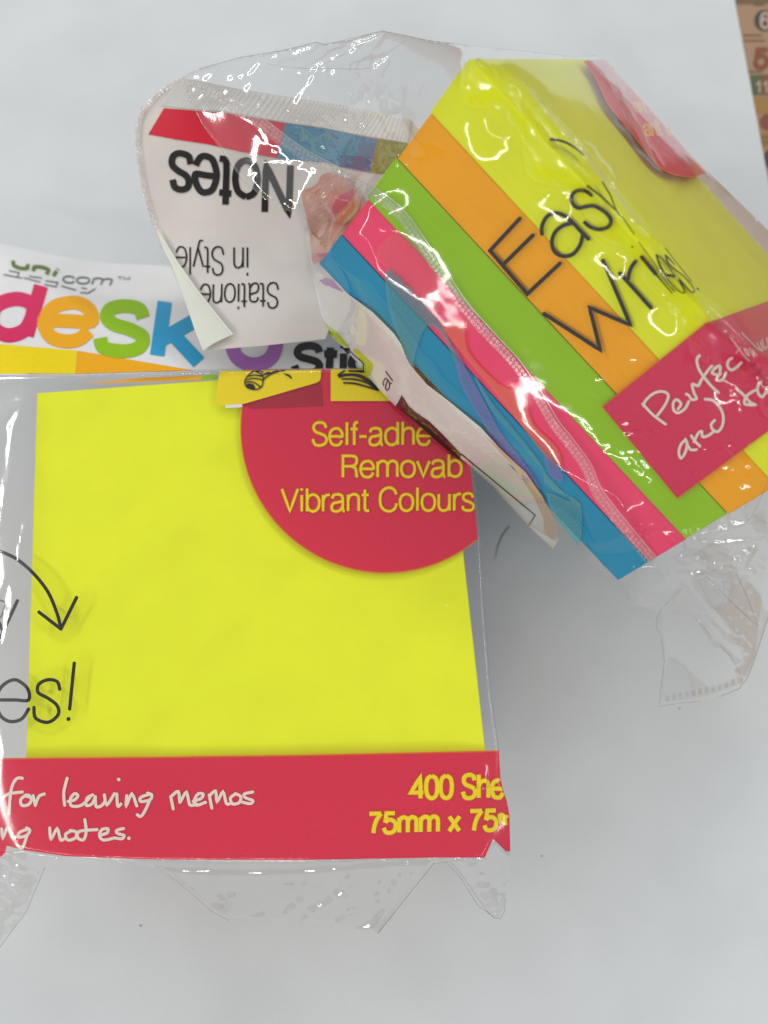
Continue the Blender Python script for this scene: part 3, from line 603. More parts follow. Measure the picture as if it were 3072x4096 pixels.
for k in range(30):
    zx, zy, hx, hy = rr.choice([(1330, 3560, 230, 90), (1560, 3530, 120, 90), (1950, 3540, 70, 90), (60, 3560, 90, 160), (900, 3540, 200, 80), (1420, 3640, 120, 60)])
    x0, y0 = zx + rr.uniform(-hx, hx), zy + rr.uniform(-hy, hy); an = rr.gauss(2.2, .5); ln = rr.uniform(40, 120)
    crF.append(([(x0, y0), (x0 + ln * .5 * math.cos(an) + rr.uniform(-6, 6), y0 + ln * .5 * math.sin(an)), (x0 + ln * math.cos(an), y0 + ln * math.sin(an))], rr.uniform(3, 6), .4))
film('film_flap', outF, sFl, M_filmflap, pA, 8, crF, rim=10, rim_amp=.7, gw=2.3, noise=((160, .25, 5), (50, .03, 6)), facets=22, fz=[(1330, 3560, 190, .12), (1560, 3520, 150, .12), (60, 3560, 170, .10), (1150, 3640, 150, .08)], label='loose clear film end below the red band')
patch('film_fold_or_glare', c7([(470, 462), (700, 478), (900, 476), (1300, 446), (1200, 590), (1140, 664), (1060, 655), (900, 628), (760, 620), (690, 626), (640, 596), (560, 528)]), sFl, M_filmflap, pA, -.8, step=30, disp=lambda P: .3 * vnoise(P, 60, 9))

# =================================================================== PACK B (tilted, leaning on pack A)
SB = .975
RB = np.array([[0.690487, -0.581213, 0.430604], [0.722111, 0.519106, -0.457257], [0.042234, 0.626674, 0.778136]])
tB = np.array([11.901506, -62.673655, 106.323748]) * SB
TB = 39.395 * SB
OB = CAM + M @ tB; UB = M @ RB[:, 0] * 75 * SB; VB = M @ RB[:, 1] * TB; WB = M @ RB[:, 2] * 75 * SB
low = OB + UB + VB + WB
pB = root('sticky_note_pack', 'tilted pack propped on the flat one, its five striped note colours facing up', 'sticky notes', (0, 0, 0), 'packs of sticky notes')
pB.location = tuple(low * MM)
for k, (nm, col) in enumerate(SHEETS):
    frB = [0, .225, .435, .635, .83, 1]
    note_block(OB, UB, VB, WB, frB[k] + .0008, frB[k + 1] - .0008, M_sheet[nm], pB, 'block of %s note sheets' % nm, .12)
nS = -WB / np.linalg.norm(WB); nT = -VB / np.linalg.norm(VB)      # outward normals of the striped side and of the top sheet
def side(off): return plane3(OB + nS * off, nS)
def top(off): return plane3(OB + nT * off, nT)
sd, tp_ = side(1.3), top(2.2)
def at_uv(u, v, w_=0):
    P = OB + UB * u + VB * v + WB * w_; c = M.T @ (P - CAM); return (PX + F * c[0] / c[2], PY + F * c[1] / c[2])
def dv(p, f): return (p[0], p[1], ('d', float(f([p])[0])))
ctl = [dv(at_uv(u, v), sd) for u in (.0, .08, .15, .3, .45, .6, .75, .9) for v in (.03, .12, .33, .66, .98)] + [dv(at_uv(u, 0, .05), tp_) for u in (.0, .15, .3, .45, .6, .75, .9)]
ctl += [dv(at_uv(u, 0, w_), tp_) for u in (0, .3, .6, .9) for w_ in (.25, .6, 1.0)]
ctl += [(725, 312, 59), (798, 275, 60), (964, 229, 63), (1130, 202, 67), (1263, 169, 70), (1528, 126, 76), (1723, 164, 81), (1946, 191, 83), (1200, 450, 68), (1450, 450, 75), (1382, 706, 65), (1216, 866, 57), (1064, 799, 57), (891, 607, 58),
        (812, 501, 59), (1254, 1110, 53), (1294, 1283, 49), (1453, 1479, 48), (1580, 1623, 48), (1837, 1826, 47.5), (1967, 1942, 42), (2111, 2101, 36), (2260, 2190, 33), (2400, 2280, 38), (2520, 2413, 38), (2644, 2443, 39), (2637, 2825, 22), (2807, 2804, 22), (2956, 2755, 24), (3020, 2633, 31),
        (3072, 2470, 42), (2850, 2450, 46), (2850, 2270, 53), (3072, 2150, 62), (3200, 2300, 56), (2750, 2600, 33), (2950, 2600, 35)]
sFBr = tps(ctl, 2e-6)
pS = [at_uv(0, 0), at_uv(1, 0), at_uv(1, 1), at_uv(0, 1)]; pT = [at_uv(0, 0), at_uv(1, 0), at_uv(1, 0, 1), at_uv(0, 0, 1)]
mnS, mnT = side(.7), top(1.0); hiS, hiT = side(3.5), top(4.5)
def sFB(p):
    v = sFBr(p); a_ = mnS(p); b_ = mnT(p)
    return np.where(inpoly(p, pS), np.clip(v, a_, np.maximum(a_, hiS(p))), np.where(inpoly(p, pT), np.clip(v, b_, np.maximum(b_, hiT(p))), v))
gs, gt = side(.45), top(.7)
def sPr(p):     # printed side of the wrap: just over striped side and top sheet
    a_ = gs(p); b_ = gt(p); return np.minimum(a_, b_) if False else np.where(inpoly(p, pT), b_, a_)
def sPt(p): return top(1.2)(p)

# header of pack B, upside down, hanging to the side
sHB = tps([(725, 312, 57), (573, 428, 52), (541, 580, 50), (573, 779, 48), (643, 992, 47.5), (738, 1197, 48), (809, 1402, 48.5), (1060, 1380, 49), (1301, 1356, 49), (1000, 800, 51), (1200, 600, 54), (1000, 400, 57), (1300, 1100, 50), (1500, 900, 53), (1700, 600, 57), (1600, 474, 58), (1300, 400, 58), (900, 1100, 49)])
wb = lambda P: .6 * vnoise(P, 220, 13) + .06 * vnoise(P, 80, 14)
hB_out = c1([(340, 395), (270, 430), (200, 480), (110, 570), (75, 640), (62, 720), (62, 800), (85, 980), (110, 1100), (170, 1300), (215, 1420)]) + c3([(666 * .9759, 120), (720, 290), (790, 490)]) + \
         [(1050, 1383), (1301, 1356), (1330, 1280), (1340, 1130), (1420, 1050), (1560, 850), (1740, 600), (1640, 475)] + c1([(1659, 635), (1500, 600), (1300, 560), (1050, 520), (700, 465), (480, 420)])
hB = patch('printed_header', hB_out, sHB, M_beige, pB, 0, step=20, disp=wb, label='beige white header of the tilted pack, its words upside down')
def on(sf, nm, poly, mt, par, lf, step=30, disp=None, label=None): return patch(nm, poly, sf, mt, par, lf, step, disp, label=label)
on(sHB, 'colour_bar', c1([(235, 577), (600, 605), (965, 668), (918, 878), (700, 840), (500, 795), (300, 765), (140, 735)]), M_bred, hB, .12, disp=wb)
on(sHB, 'colour_bar', c1([(966, 668), (1200, 700), (1400, 742), (1522, 765), (1500, 865), (1480, 965), (1200, 905), (919, 880)]), M_steel, hB, .12, disp=wb)
on(sHB, 'colour_bar', c1([(1300, 860), (1485, 870), (1478, 962), (1290, 930)]), M_navy, hB, .16, disp=wb)
on(sHB, 'colour_bar', c1([(1523, 765), (1700, 790), (1760, 860), (1700, 990), (1480, 965)]), M_olive, hB, .12, disp=wb)
# ribbed heat seal along the header's end
rib = []
ct = smooth(c1([(330, 405), (480, 425), (700, 468), (1050, 523), (1300, 563), (1500, 602), (1720, 645)]), 10); cb = smooth(c1([(215, 560), (400, 580), (600, 596), (960, 660), (1200, 695), (1400, 735), (1700, 785)]), 10)
for k in range(64):
    t = k / 63; i = t * (len(ct) - 1); j = int(min(i, len(ct) - 2)); f_ = i - j
    a_ = np.array(ct[j]) * (1 - f_) + np.array(ct[j + 1]) * f_; i = t * (len(cb) - 1); j = int(min(i, len(cb) - 2)); f_ = i - j
    b_ = np.array(cb[j]) * (1 - f_) + np.array(cb[j + 1]) * f_; rib.append([tuple(a_), tuple(a_ * .5 + b_ * .5 + [2, 0]), tuple(b_)])
M_rib = ink('seal_rib', (.70, .68, .65), .35, .3, (.9, .9, .9)); M_ribbase = ink('heat_seal_band', (.80, .78, .76), .1, .3, (.9, .9, .9))
seal = on(sHB, 'heat_seal', list(ct) + list(cb)[::-1], M_ribbase, hB, .22, disp=wb)
lines('rib', rib, 6.5, sHB, M_rib, hB, .32, cap='flat', disp=wb)
for nm, q, wd_, bt in [('Notes', c1([(1015, 1222), (262, 1062 + 72), (268, 845), (1025, 925)]), 26, 0), ('in Style', c3([(975, 197), (682, 192), (682, 60), (975, 62)]), 6.5, -.17), ('Stationery', c3([(1090, 322), (700, 342), (706, 240), (1090, 224)]), 6.5, -.17)]:
    if nm == 'Notes': S_ = text_strokes(nm, q); cl = None
    elif nm == 'in Style': S_ = text_strokes(nm, q, top=.73, bottom=-.17); cl = None
    else:
        S_ = text_strokes('Statione', c3([(1090, 322), (775, 330), (778, 232), (1090, 226)])); cl = None
    lines('lettering', S_, wd_, sHB, M_black, hB, .16, cap='flat', disp=wb, clip=cl)
on(sHB, 'folded_corner', c3([(606, 5), (640, 55), (700, 150), (780, 262), (850, 350), (912, 425), (880, 440), (835, 462), (792, 490), (760, 410), (720, 290), (666, 150), (640, 100)]), M_fold, hB, 1.0, disp=wb)
lines('fold_crease', [c3(smooth([(640, 60), (700, 160), (780, 270), (850, 358), (905, 425)], 3))], 4, sHB, M_white, hB, 1.2, disp=wb)
# printed picture seen through the film, blotchy skin tone
def blotch(name):
    m, nt, out = new_mat(name); N = nt.nodes; L = nt.links
    b = N.new('ShaderNodeBsdfPrincipled'); b.inputs['Roughness'].default_value = .4
    tc = N.new('ShaderNodeTexCoord'); no = N.new('ShaderNodeTexNoise'); no.inputs['Scale'].default_value = 110; no.inputs['Detail'].default_value = 6; no.inputs['Distortion'].default_value = 1.2
    L.new(tc.outputs['Object'], no.inputs['Vector']); cr = N.new('ShaderNodeValToRGB'); e = cr.color_ramp.elements
    e[0].position = .3; e[0].color = (.30, .08, .04, 1); e[1].position = .72; e[1].color = (.62, .36, .28, 1)
    x = cr.color_ramp.elements.new(.5); x.color = (.50, .22, .15, 1)
    L.new(no.outputs['Fac'], cr.inputs[0]); L.new(cr.outputs[0], b.inputs['Base Color']); L.new(b.outputs[0], out.inputs[0]); return m
M_skin = blotch('skin_tone_print')
pic = on(sHB, 'printed_picture', d1(smooth([(295, 735), (400, 690), (470, 640), (510, 560), (620, 530), (800, 600), (900, 700), (945, 800), (990, 900), (900, 1050), (700, 1310), (560, 1500), (470, 1530), (418, 1530), (395, 1350), (370, 1100), (320, 900)], 3, True)), M_skin, pB, 1.2)
M_pinkp = ink('pink_picture_ink', (.62, .14, .20), .35, .4, (.9, .5, .55)); M_amber = ink('amber_picture_ink', (.60, .26, .06), .35, .4, (.9, .6, .4))
on(sHB, 'picture_patch', d1(smooth([(620, 940), (680, 820), (760, 760), (890, 700), (860, 800), (760, 900), (660, 990)], 3, True)), M_pinkp, pic, 1.4)
on(sHB, 'picture_patch', d1(smooth([(700, 1060), (760, 920), (850, 830), (930, 780), (940, 900), (890, 1010), (830, 1060), (760, 1090)], 3, True)), M_amber, pic, 1.5)
on(sHB, 'picture_patch', d1(smooth([(410, 1430), (500, 1420), (620, 1400), (600, 1460), (520, 1510), (415, 1510)], 3, True)), M_pinkp, pic, 1.4)

# opaque printed edge of the wrap under the blue side
LF = -.35
we = c4([(75, 290), (100, 420), (130, 530), (160, 600), (245, 680), (350, 800), (430, 900), (525, 1000), (590, 1040), (720, 1130), (880, 1280), (1060, 1440), (1260, 1660), (1400, 1790)]) + \
     c4([(1430, 1740), (1400, 1640), (1340, 1500), (1250, 1370), (1100, 1230), (1000, 1120), (830, 980), (700, 880), (640, 810), (590, 740), (560, 660), (520, 600), (400, 480), (250, 370), (170, 330), (120, 270), (95, 262)])
edge = on(sFB, 'printed_edge', we, M_white, pB, LF, step=25, label='white printed lower edge of the wrap')
on(sFB, 'colour_patch', c4([(90, 290), (140, 292), (175, 300), (215, 340), (240, 372), (190, 352), (130, 330)]), M_purple, edge, LF + .12)
on(sFB, 'colour_patch', c4([(127, 530), (145, 548), (200, 590), (270, 668), (262, 678), (215, 655), (160, 602)]), M_lime, edge, LF + .12)
on(sFB, 'colour_patch', c4(smooth([(290, 692), (320, 690), (360, 730), (398, 765), (400, 795), (385, 835), (352, 800), (345, 760)], 3, True)), M_lime, edge, LF + .12)
on(sFB, 'dark_stripe', c4([(562, 938), (600, 1000), (640, 1035), (720, 1090), (800, 1170), (892, 1268), (880, 1300), (800, 1235), (720, 1165), (620, 1075), (527, 1000), (545, 975)]), M_maroon, edge, LF + .14)
on(sFB, 'dark_stripe', c4([(232, 680), (275, 680), (277, 712), (262, 712)]), M_maroon, edge, LF + .14)
for q_ in ([(892, 1268), (1300, 1605), (1265, 1662)], [(277, 700), (350, 765), (350, 808)]): lines('frame_line', [c4(q_)], 5, sFB, M_black, edge, LF + .16, cap='flat')
lines('lettering', text_strokes('al', c4([(440, 865), (478, 800), (515, 850), (480, 925)]), top=.75), 4.5, sFB, M_black, edge, LF + .16)
on(sFB, 'colour_patch', c4([(1020, 1165), (1110, 1240), (1250, 1375), (1340, 1500), (1420, 1660), (1428, 1730), (1390, 1740), (1350, 1700), (1345, 1620), (1290, 1500), (1180, 1340)]), M_peachy, edge, LF + .12)

# prints on the striped side and top sheet of pack B
band_pts = [(2410, 1627), (2824, 1293), (3072, 1205), (3200, 1160), (3200, 1640), (3072, 1724), (2709, 1993)]
def sBd(p): return np.minimum(np.where(inpoly(p, pT), top(.9)(p), side(.6)(p)), 9)
bandB = on(sBd, 'printed_band', band_pts, M_crimson, pB, .0, step=25)
lines('outline', [[(2824, 1293), (2410, 1627), (2709, 1993), (3072, 1724)]], 4, sBd, M_halo, bandB, .08)
hw = [[(205, 1060), (260, 1120), (340, 1200), (470, 1295)], [(215, 1085), (240, 1020), (330, 940), (430, 915), (500, 950), (490, 1020), (440, 1110), (370, 1200)],
      [(615, 1120), (650, 1060), (600, 1010), (560, 1050), (565, 1130), (620, 1165), (700, 1110), (740, 1030)], [(710, 945), (745, 965), (770, 1010)], [(770, 1010), (830, 1000), (800, 930), (780, 850), (790, 830), (850, 850), (880, 790)],
      [(865, 500), (835, 540), (850, 640), (910, 740), (1000, 850), (1085, 930)], [(850, 850), (900, 760), (980, 650), (1010, 620)], [(1060, 720), (1010, 700), (1050, 640), (1100, 620), (1100, 700), (1060, 780), (1130, 780), (1170, 700)],
      [(1240, 530), (1200, 560), (1190, 620), (1230, 665), (1290, 640), (1350, 580)],
      [(700, 1480), (650, 1530), (625, 1620), (650, 1690), (700, 1620), (720, 1520), (700, 1470)], [(720, 1520), (760, 1590), (830, 1590)], [(770, 1430), (810, 1490), (870, 1550)], [(800, 1500), (850, 1400), (890, 1380), (900, 1440), (960, 1430), (1020, 1390)],
      [(930, 1005), (1020, 1020), (1100, 1100), (1140, 1200), (1130, 1310), (1080, 1380), (1020, 1360), (1000, 1300), (1040, 1250)],
      [(1290, 880), (1380, 960), (1450, 1040), (1510, 1070), (1390, 1060), (1410, 970), (1510, 900)], [(1600, 800), (1550, 830), (1540, 920), (1590, 980), (1640, 900), (1620, 800)], [(1640, 850), (1659, 930), (1720, 930)]]
lines('handwriting', [e2(smooth(s, 4)) for s in hw], 11, sBd, M_cream, bandB, .16)
hw2 = [[(1225, 290), (1270, 350), (1330, 430), (1380, 500), (1440, 560)], [(1290, 470), (1340, 400)], [(1380, 420), (1410, 480), (1440, 500), (1420, 440), (1380, 420)], [(1440, 410), (1500, 520), (1480, 430), (1510, 480), (1530, 500)],
       [(1355, 235), (1440, 320), (1540, 420), (1580, 440)], [(1530, 350), (1570, 420), (1600, 440), (1570, 330), (1590, 400), (1640, 430)], [(1590, 310), (1610, 390), (1659, 400), (1640, 290), (1700, 380)], [(1640, 750), (1680, 850)]]
lines('handwriting', [e2(smooth(s, 3)) for s in hw2], 4, sBd, M_cream, bandB, .16)
crc = d4([(400, 160), (420, 180), (480, 270), (560, 440), (640, 545), (760, 690), (860, 825), (950, 905), (1050, 943), (1160, 953), (1240, 920), (1000, 655), (700, 320), (545, 150)])
circB = on(top(1.3), 'printed_circle', crc, M_red, pB, .0, step=25)
lines('outline', [smooth(crc[1:10], 3)], 5, top(1.3), M_halo, circB, .06)
tB_ = top(1.3)
ccl = crc
lines('lettering', text_strokes('emo', d4([(725, 442), (885, 442), (905, 514), (753, 507)]), top=.56), 8, tB_, M_org, circB, .1, clip=ccl)
lines('lettering', text_strokes('ant C', d4([(795, 572), (985, 545), (1030, 662), (822, 668)])), 8, tB_, M_org, circB, .1, clip=ccl)
lines('lettering', text_strokes('lf', d4([(668, 285), (740, 300), (775, 372), (700, 372)])), 14, tB_, M_org, circB, .1, clip=ccl)
# Easy Writes! and its arrow
E1 = [[(495, 1035), (165, 1390), (578, 1870), (940, 1530)], [(315, 1540), (640, 1220)]]
E2 = [[(740, 1205), (740, 1120), (790, 1020), (880, 975), (980, 1000), (1070, 1070), (1160, 1165), (1255, 1260)], [(1080, 1085), (980, 1110), (890, 1180), (850, 1290), (880, 1400), (970, 1450), (1080, 1430), (1160, 1330), (1190, 1220)],
      [(1285, 775), (1220, 730), (1140, 725), (1075, 770), (1070, 850), (1130, 915), (1220, 905), (1310, 895), (1420, 950), (1500, 1040), (1480, 1120), (1380, 1155), (1280, 1130), (1215, 1080)]]
fw = [e5(s) for s in E1] + [e5(smooth(s, 5)) for s in E2]
fw += [c5([(130, 265), (380, 425), (515, 515), (440, 222), (720, 342)]) + e1([(185, 580)]), e1([(390, 735), (560, 920), (765, 1150)]), e1(smooth([(490, 800), (505, 720), (535, 650), (580, 590)], 4)), e1([(655, 540), (820, 740)])]
lines('lettering', fw, 16, side(.6), M_black, pB, .12)
thin = [e5(smooth([(840, 160), (930, 170), (1030, 205), (1120, 265), (1200, 330)], 4)), e5([(1245, 675), (1400, 790), (1555, 940)]), e5([(1410, 630), (1500, 780), (1560, 940), (1659, 1060)]) + e1([(440, 80), (565, 262)]),
        e1([(820, 740), (1020, 975)]), e1(smooth([(615, 355), (730, 510), (850, 680), (960, 850), (1050, 950)], 3)), e1(smooth([(830, 510), (900, 560), (1000, 680), (1050, 770)], 4)), e1(smooth([(835, 520), (880, 650), (970, 810), (1080, 930), (1160, 970), (1170, 940), (1110, 820)], 4)),
        e1([(945, 755), (1050, 770)]), e1(smooth([(940, 515), (1000, 570), (1055, 635)], 3)), e1(smooth([(945, 520), (975, 610), (1060, 690), (1160, 770), (1260, 880), (1290, 955), (1240, 950), (1180, 890), (1110, 810)], 4)), e1([(940, 430), (1100, 640), (1255, 830)])]
def sTh(p): return np.where(inpoly(p, pT), top(.9)(p), side(.6)(p))
lines('lettering', [dict(p=s, w=wd_) for s, wd_ in zip(thin, [[13, 6], [10, 6], [6, 4.5], [8, 4], [4, 4], [7, 4], [9, 4, 9], 11, [8, 4], [8, 5, 8], 4])], 5, sTh, M_black, pB, .14)
for q_ in ([(540, 415)], [(1325, 915), (1340, 930)]): lines('letter_dot', [e1(q_)], 7, sTh, M_black, pB, .14)

# loose folds of printed film lying against the blue and pink edges
M_teal = ink('teal_fold', (.16, .50, .52), .62, .35, (.5, .85, .9)); M_lav = ink('lavender_fold', (.34, .32, .60), .62, .35, (.7, .7, .95)); M_coral = ink('coral_fold', (.90, .22, .16), .5, .35, (1, .6, .5)); M_rose = ink('rose_fold', (.86, .28, .36), .75, .35, (1, .75, .8))
sf = side(.45)
for poly, mt in [([(475, 250), (560, 300), (700, 460), (770, 540), (850, 690), (860, 760), (780, 600), (700, 560), (640, 700), (620, 790), (560, 660), (490, 460)], M_teal),
                 ([(855, 680), (900, 760), (1010, 960), (1120, 1160), (1260, 1340), (1330, 1460), (1230, 1390), (1080, 1200), (960, 1010), (880, 850)], M_lav),
                 ([(960, 820), (1060, 980), (1200, 1150), (1340, 1330), (1350, 1400), (1420, 1480), (1550, 1540), (1545, 1770), (1480, 1700), (1430, 1640), (1360, 1480), (1500, 1530), (1400, 1420), (1200, 1190), (1050, 1010)], M_teal),
                 ([(780, 545), (900, 545), (930, 700), (1100, 880), (1230, 940), (1290, 1100), (1420, 1230), (1440, 1340), (1350, 1270), (1240, 1130), (1080, 930), (880, 690)], M_coral),
                 ([(540, 40), (680, 160), (790, 330), (740, 520), (640, 420), (500, 260), (420, 160)], M_rose), ([(1350, 1260), (1440, 1350), (1450, 1420), (1380, 1380)], M_lav)]:
    on(sf, 'film_fold_or_glare', c4(smooth(poly, 3, True)), mt, pB, .0, step=25, disp=lambda P: .1 + .1 * vnoise(P, 60, 30))
# perforated seal running across the wrap
sc_ = smooth([(725, 318), (871, 385), (1030, 484), (1137, 567), (1229, 627), (1382, 706), (1495, 775), (1600, 860), (1706, 1008), (1779, 1117), (1851, 1225), (1959, 1348), (2053, 1450), (2140, 1573), (2213, 1696), (2270, 1768), (2343, 1870), (2393, 1979), (2522, 2143), (2610, 2248)], 8)
lines('seam', [sc_], [20, 46, 46, 44, 44, 42, 42, 34, 34, 38, 44, 44], sFB, M_seal, pB, -.12, cap='flat')
lines('seam_edge', [[(p[0] + 20, p[1] - 14) for p in sc_[10:]]], 4, sFB, M_dot, pB, -.05)
DV, DF = [], []
L_ = np.concatenate([[0], np.cumsum([math.dist(sc_[i], sc_[i + 1]) for i in range(len(sc_) - 1)])]); s_ = 60.0; kk = 0
while s_ < L_[-1] - 10:
    i = int(np.searchsorted(L_, s_) - 1); t = (s_ - L_[i]) / (L_[i + 1] - L_[i]); a_ = np.array(sc_[i]); b_ = np.array(sc_[i + 1]); p = a_ + (b_ - a_) * t
    d = (b_ - a_) / np.linalg.norm(b_ - a_); n_ = np.array([-d[1], d[0]])
    for sg in (-1, 1):
        q = p + n_ * sg * 8.5 + d * (4 if sg > 0 else 0); b0 = len(DV); r_ = 6.2
        for k in range(10):
            an = k * math.pi / 5; DV.append(q + r_ * np.array([math.cos(an), math.sin(an)])); DV.append(q + r_ * .5 * np.array([math.cos(an), math.sin(an)]))
        for k in range(10): DF.append([b0 + 2 * k, b0 + 2 * ((k + 1) % 10), b0 + 2 * ((k + 1) % 10) + 1, b0 + 2 * k + 1])
    s_ += 19
DV = np.array(DV); o = mesh_obj('seam_dots', P3(DV, sFB, np.full(len(DV), .0)), DF, M_dot, pB)

# outer clear film with creases
outB = [(725, 312), (760, 290), (798, 275), (964, 229), (1130, 202), (1230, 178), (1263, 169), (1296, 178), (1340, 170), (1528, 124), (1620, 142), (1723, 164), (1946, 191), (2050, 200), (2150, 210), (2300, 228), (2380, 222), (2416, 229), (2498, 320), (2686, 525), (2832, 689), (3072, 923), (3250, 1100), (3250, 2300),
        (3120, 2380), (3072, 2470), (3020, 2633), (2990, 2710), (2956, 2755), (2880, 2785), (2807, 2804), (2720, 2812), (2637, 2825), (2645, 2740), (2658, 2646), (2645, 2560), (2626, 2500), (2640, 2450), (2520, 2413), (2400, 2280), (2260, 2190), (2111, 2101), (1967, 1942), (1837, 1826), (1721, 1717), (1627, 1652), (1580, 1623),
        (1511, 1551), (1453, 1479), (1377, 1392), (1316, 1334), (1294, 1283), (1270, 1180), (1254, 1110), (1228, 980), (1216, 866), (1140, 840), (1064, 799), (964, 713), (891, 607), (812, 501), (765, 408), (745, 350)]
crB = [(d5([(840, 390), (740, 700), (650, 985)]), 9, .6), (c1([(780, 590), (870, 430), (930, 340), (1100, 290)]), 9, .55), (c1([(400, 380), (560, 385), (700, 385), (850, 300), (1000, 250), (1100, 220)]), 12, .7), (c1([(700, 400), (740, 430), (745, 480)]), 14, .5),
       (c1([(1180, 300), (1100, 450), (1000, 570), (975, 610)]), 14, .7), (d5([(500, 310), (380, 520), (270, 740)]), 8, .4), (d5([(1530, 280), (1420, 490), (1290, 700)]), 8, .5), (d5([(1600, 260), (1640, 380), (1659, 440)]) + c2([(560, 420), (690, 630)]), 9, .5),
       (c1([(400, 540), (470, 680), (590, 840), (700, 1000), (850, 1130), (1080, 1230)]), 8, .35), (c1([(700, 1000), (800, 920), (900, 895), (1030, 900)]), 9, .5), (c1([(980, 1125), (1050, 1158), (1150, 1125), (1300, 1000), (1340, 985)]), 9, .6), (c1([(1080, 1230), (1200, 1120), (1240, 1090)]), 7, .4),
       (c1([(1290, 940), (1310, 1010), (1340, 960), (1300, 930)]), 10, .6), (c1([(1640, 870), (1600, 900), (1659, 880)]), 12, .6), (d1([(1200, 460), (1330, 445), (1500, 445), (1659, 500)]), 7, .35), (d1([(1230, 400), (1300, 370), (1400, 290)]), 10, .6),
       (d1([(1185, 1000), (1130, 1150), (1075, 1400)]), 9, .4), (c1([(340, 400), (450, 500), (620, 600), (800, 700), (900, 850)]), 10, .4), (c1([(450, 400), (560, 450), (650, 520), (780, 600)]), 9, .4), (d5([(950, 310), (1000, 310), (1060, 280)]), 8, .5), (d5([(1080, 420), (1130, 430), (1090, 500)]), 7, .5), (d5([(930, 570), (980, 540)]), 7, .4), (d5([(900, 480), (905, 515)]), 8, .4),
       (d5([(130, 230), (300, 225), (440, 150)]), 9, .4), (d5([(490, 180), (600, 165), (740, 140)]), 8, .45), (d5([(400, 150), (420, 210), (480, 270)]), 12, .5), (d5([(220, 320), (500, 320), (800, 320), (900, 230)]), 20, .4), (d5([(480, 280), (700, 190), (880, 90)]), 20, .35),
       (c5([(0, 310), (150, 335), (250, 360), (400, 430), (570, 470)]), 10, .5), (c5([(400, 500), (375, 640), (400, 770), (480, 830), (570, 835)]), 12, .55), (c5([(430, 740), (520, 720), (570, 780)]), 14, .35), (c5([(620, 830), (680, 640), (740, 580), (830, 600), (1000, 800), (1150, 950), (1180, 1010)]), 9, .5),
       (c5([(690, 500), (710, 560), (760, 580)]), 10, .5), (c5([(810, 0), (1000, 200), (1170, 430), (1280, 600)]), 9, .5), (c5([(1280, 600), (1430, 800), (1480, 1000)]), 10, .6), (c5([(1480, 1000), (1550, 1250), (1480, 1370)]), 11, .6), (c5([(1080, 1420), (1180, 1250), (1300, 1160), (1500, 1200)]), 12, .6), (c5([(1240, 1140), (1330, 1120), (1400, 1000), (1390, 1120)]), 9, .5),
       (c5([(590, 1250), (700, 1205), (800, 1210), (870, 1280), (890, 1340)]), 9, .5), (c5([(580, 1110), (700, 1090), (830, 1090), (870, 1030)]), 12, .4), (c5([(370, 990), (420, 1000), (500, 1100)]), 10, .45), (c5([(850, 1760), (950, 1775), (1100, 1765), (1300, 1730), (1500, 1690)]), 12, .7), (c5([(1100, 1765), (1300, 1815), (1590, 1800)]), 12, .7),
       (c5([(1020, 1930), (1100, 1900), (1180, 1915), (1330, 1990), (1450, 1930), (1570, 1830)]), 13, .8), (c8([(660, 720), (720, 780), (830, 740), (960, 800), (1040, 830), (1200, 740), (1370, 630)]), 11, .7), (c8([(800, 880), (930, 850), (1000, 870), (1150, 860), (1270, 780)]), 9, .5), (c8([(380, 385), (600, 370)]), 10, .4), (c8([(370, 450), (520, 440)]), 9, .4),
       (c8([(700, 930), (800, 1060), (900, 1190), (1100, 1420), (1250, 1480), (1340, 1570)]), 8, .5), (c8([(1110, 1270), (1250, 1460), (1340, 1590)]), 7, .35), (c8([(1200, 860), (1300, 1080), (1400, 1350)]), 6, .25), (c8([(940, 900), (1200, 1160), (1400, 1340)]), 7, .3), (c8([(730, 1000), (540, 1190), (500, 1300), (530, 1400)]), 9, .4), (c8([(830, 1250), (1000, 1450), (1200, 1640), (1250, 1800)]), 9, .35),
       (d4([(0, 330), (150, 490), (300, 650), (420, 800), (500, 900), (650, 1110), (750, 1250), (850, 1370), (950, 1450)]), 26, 1.6), (e1([(420, 480), (540, 600), (700, 730), (860, 900), (960, 1060), (1130, 1260), (1300, 1450)]), 9, .5), (e5([(460, 0), (560, 170), (710, 400)]), 10, .5), (e5([(860, 900), (960, 840), (1080, 800)]), 9, .4), (e5([(1290, 940), (1310, 990)]), 9, .4), (e5([(400, 1570), (460, 1580)]), 7, .3), (e5([(540, 1700), (610, 1640)]), 8, .35), (e5([(190, 1430), (250, 1480)]), 8, .3), (e5([(860, 300), (1100, 560), (1300, 800), (1500, 1100)]), 9, .2),
       (d4([(400, 150), (500, 230), (600, 370), (700, 540), (780, 660), (860, 790), (920, 890)]), 26, 1.5), (c4([(300, 550), (280, 620)]), 7, .3), (e2([(1340, 1100), (1330, 1250), (1390, 1420), (1440, 1560), (1470, 1650)]), 9, .4), (e2([(1430, 1960), (1500, 1920)]), 9, .4), (e2([(160, 700), (185, 890)]), 10, .25), (e2([(1090, 610), (1050, 700), (1130, 760), (1180, 860), (1290, 960)]), 10, .5), (e2([(940, 430), (980, 540), (1050, 580)]), 10, .5)]
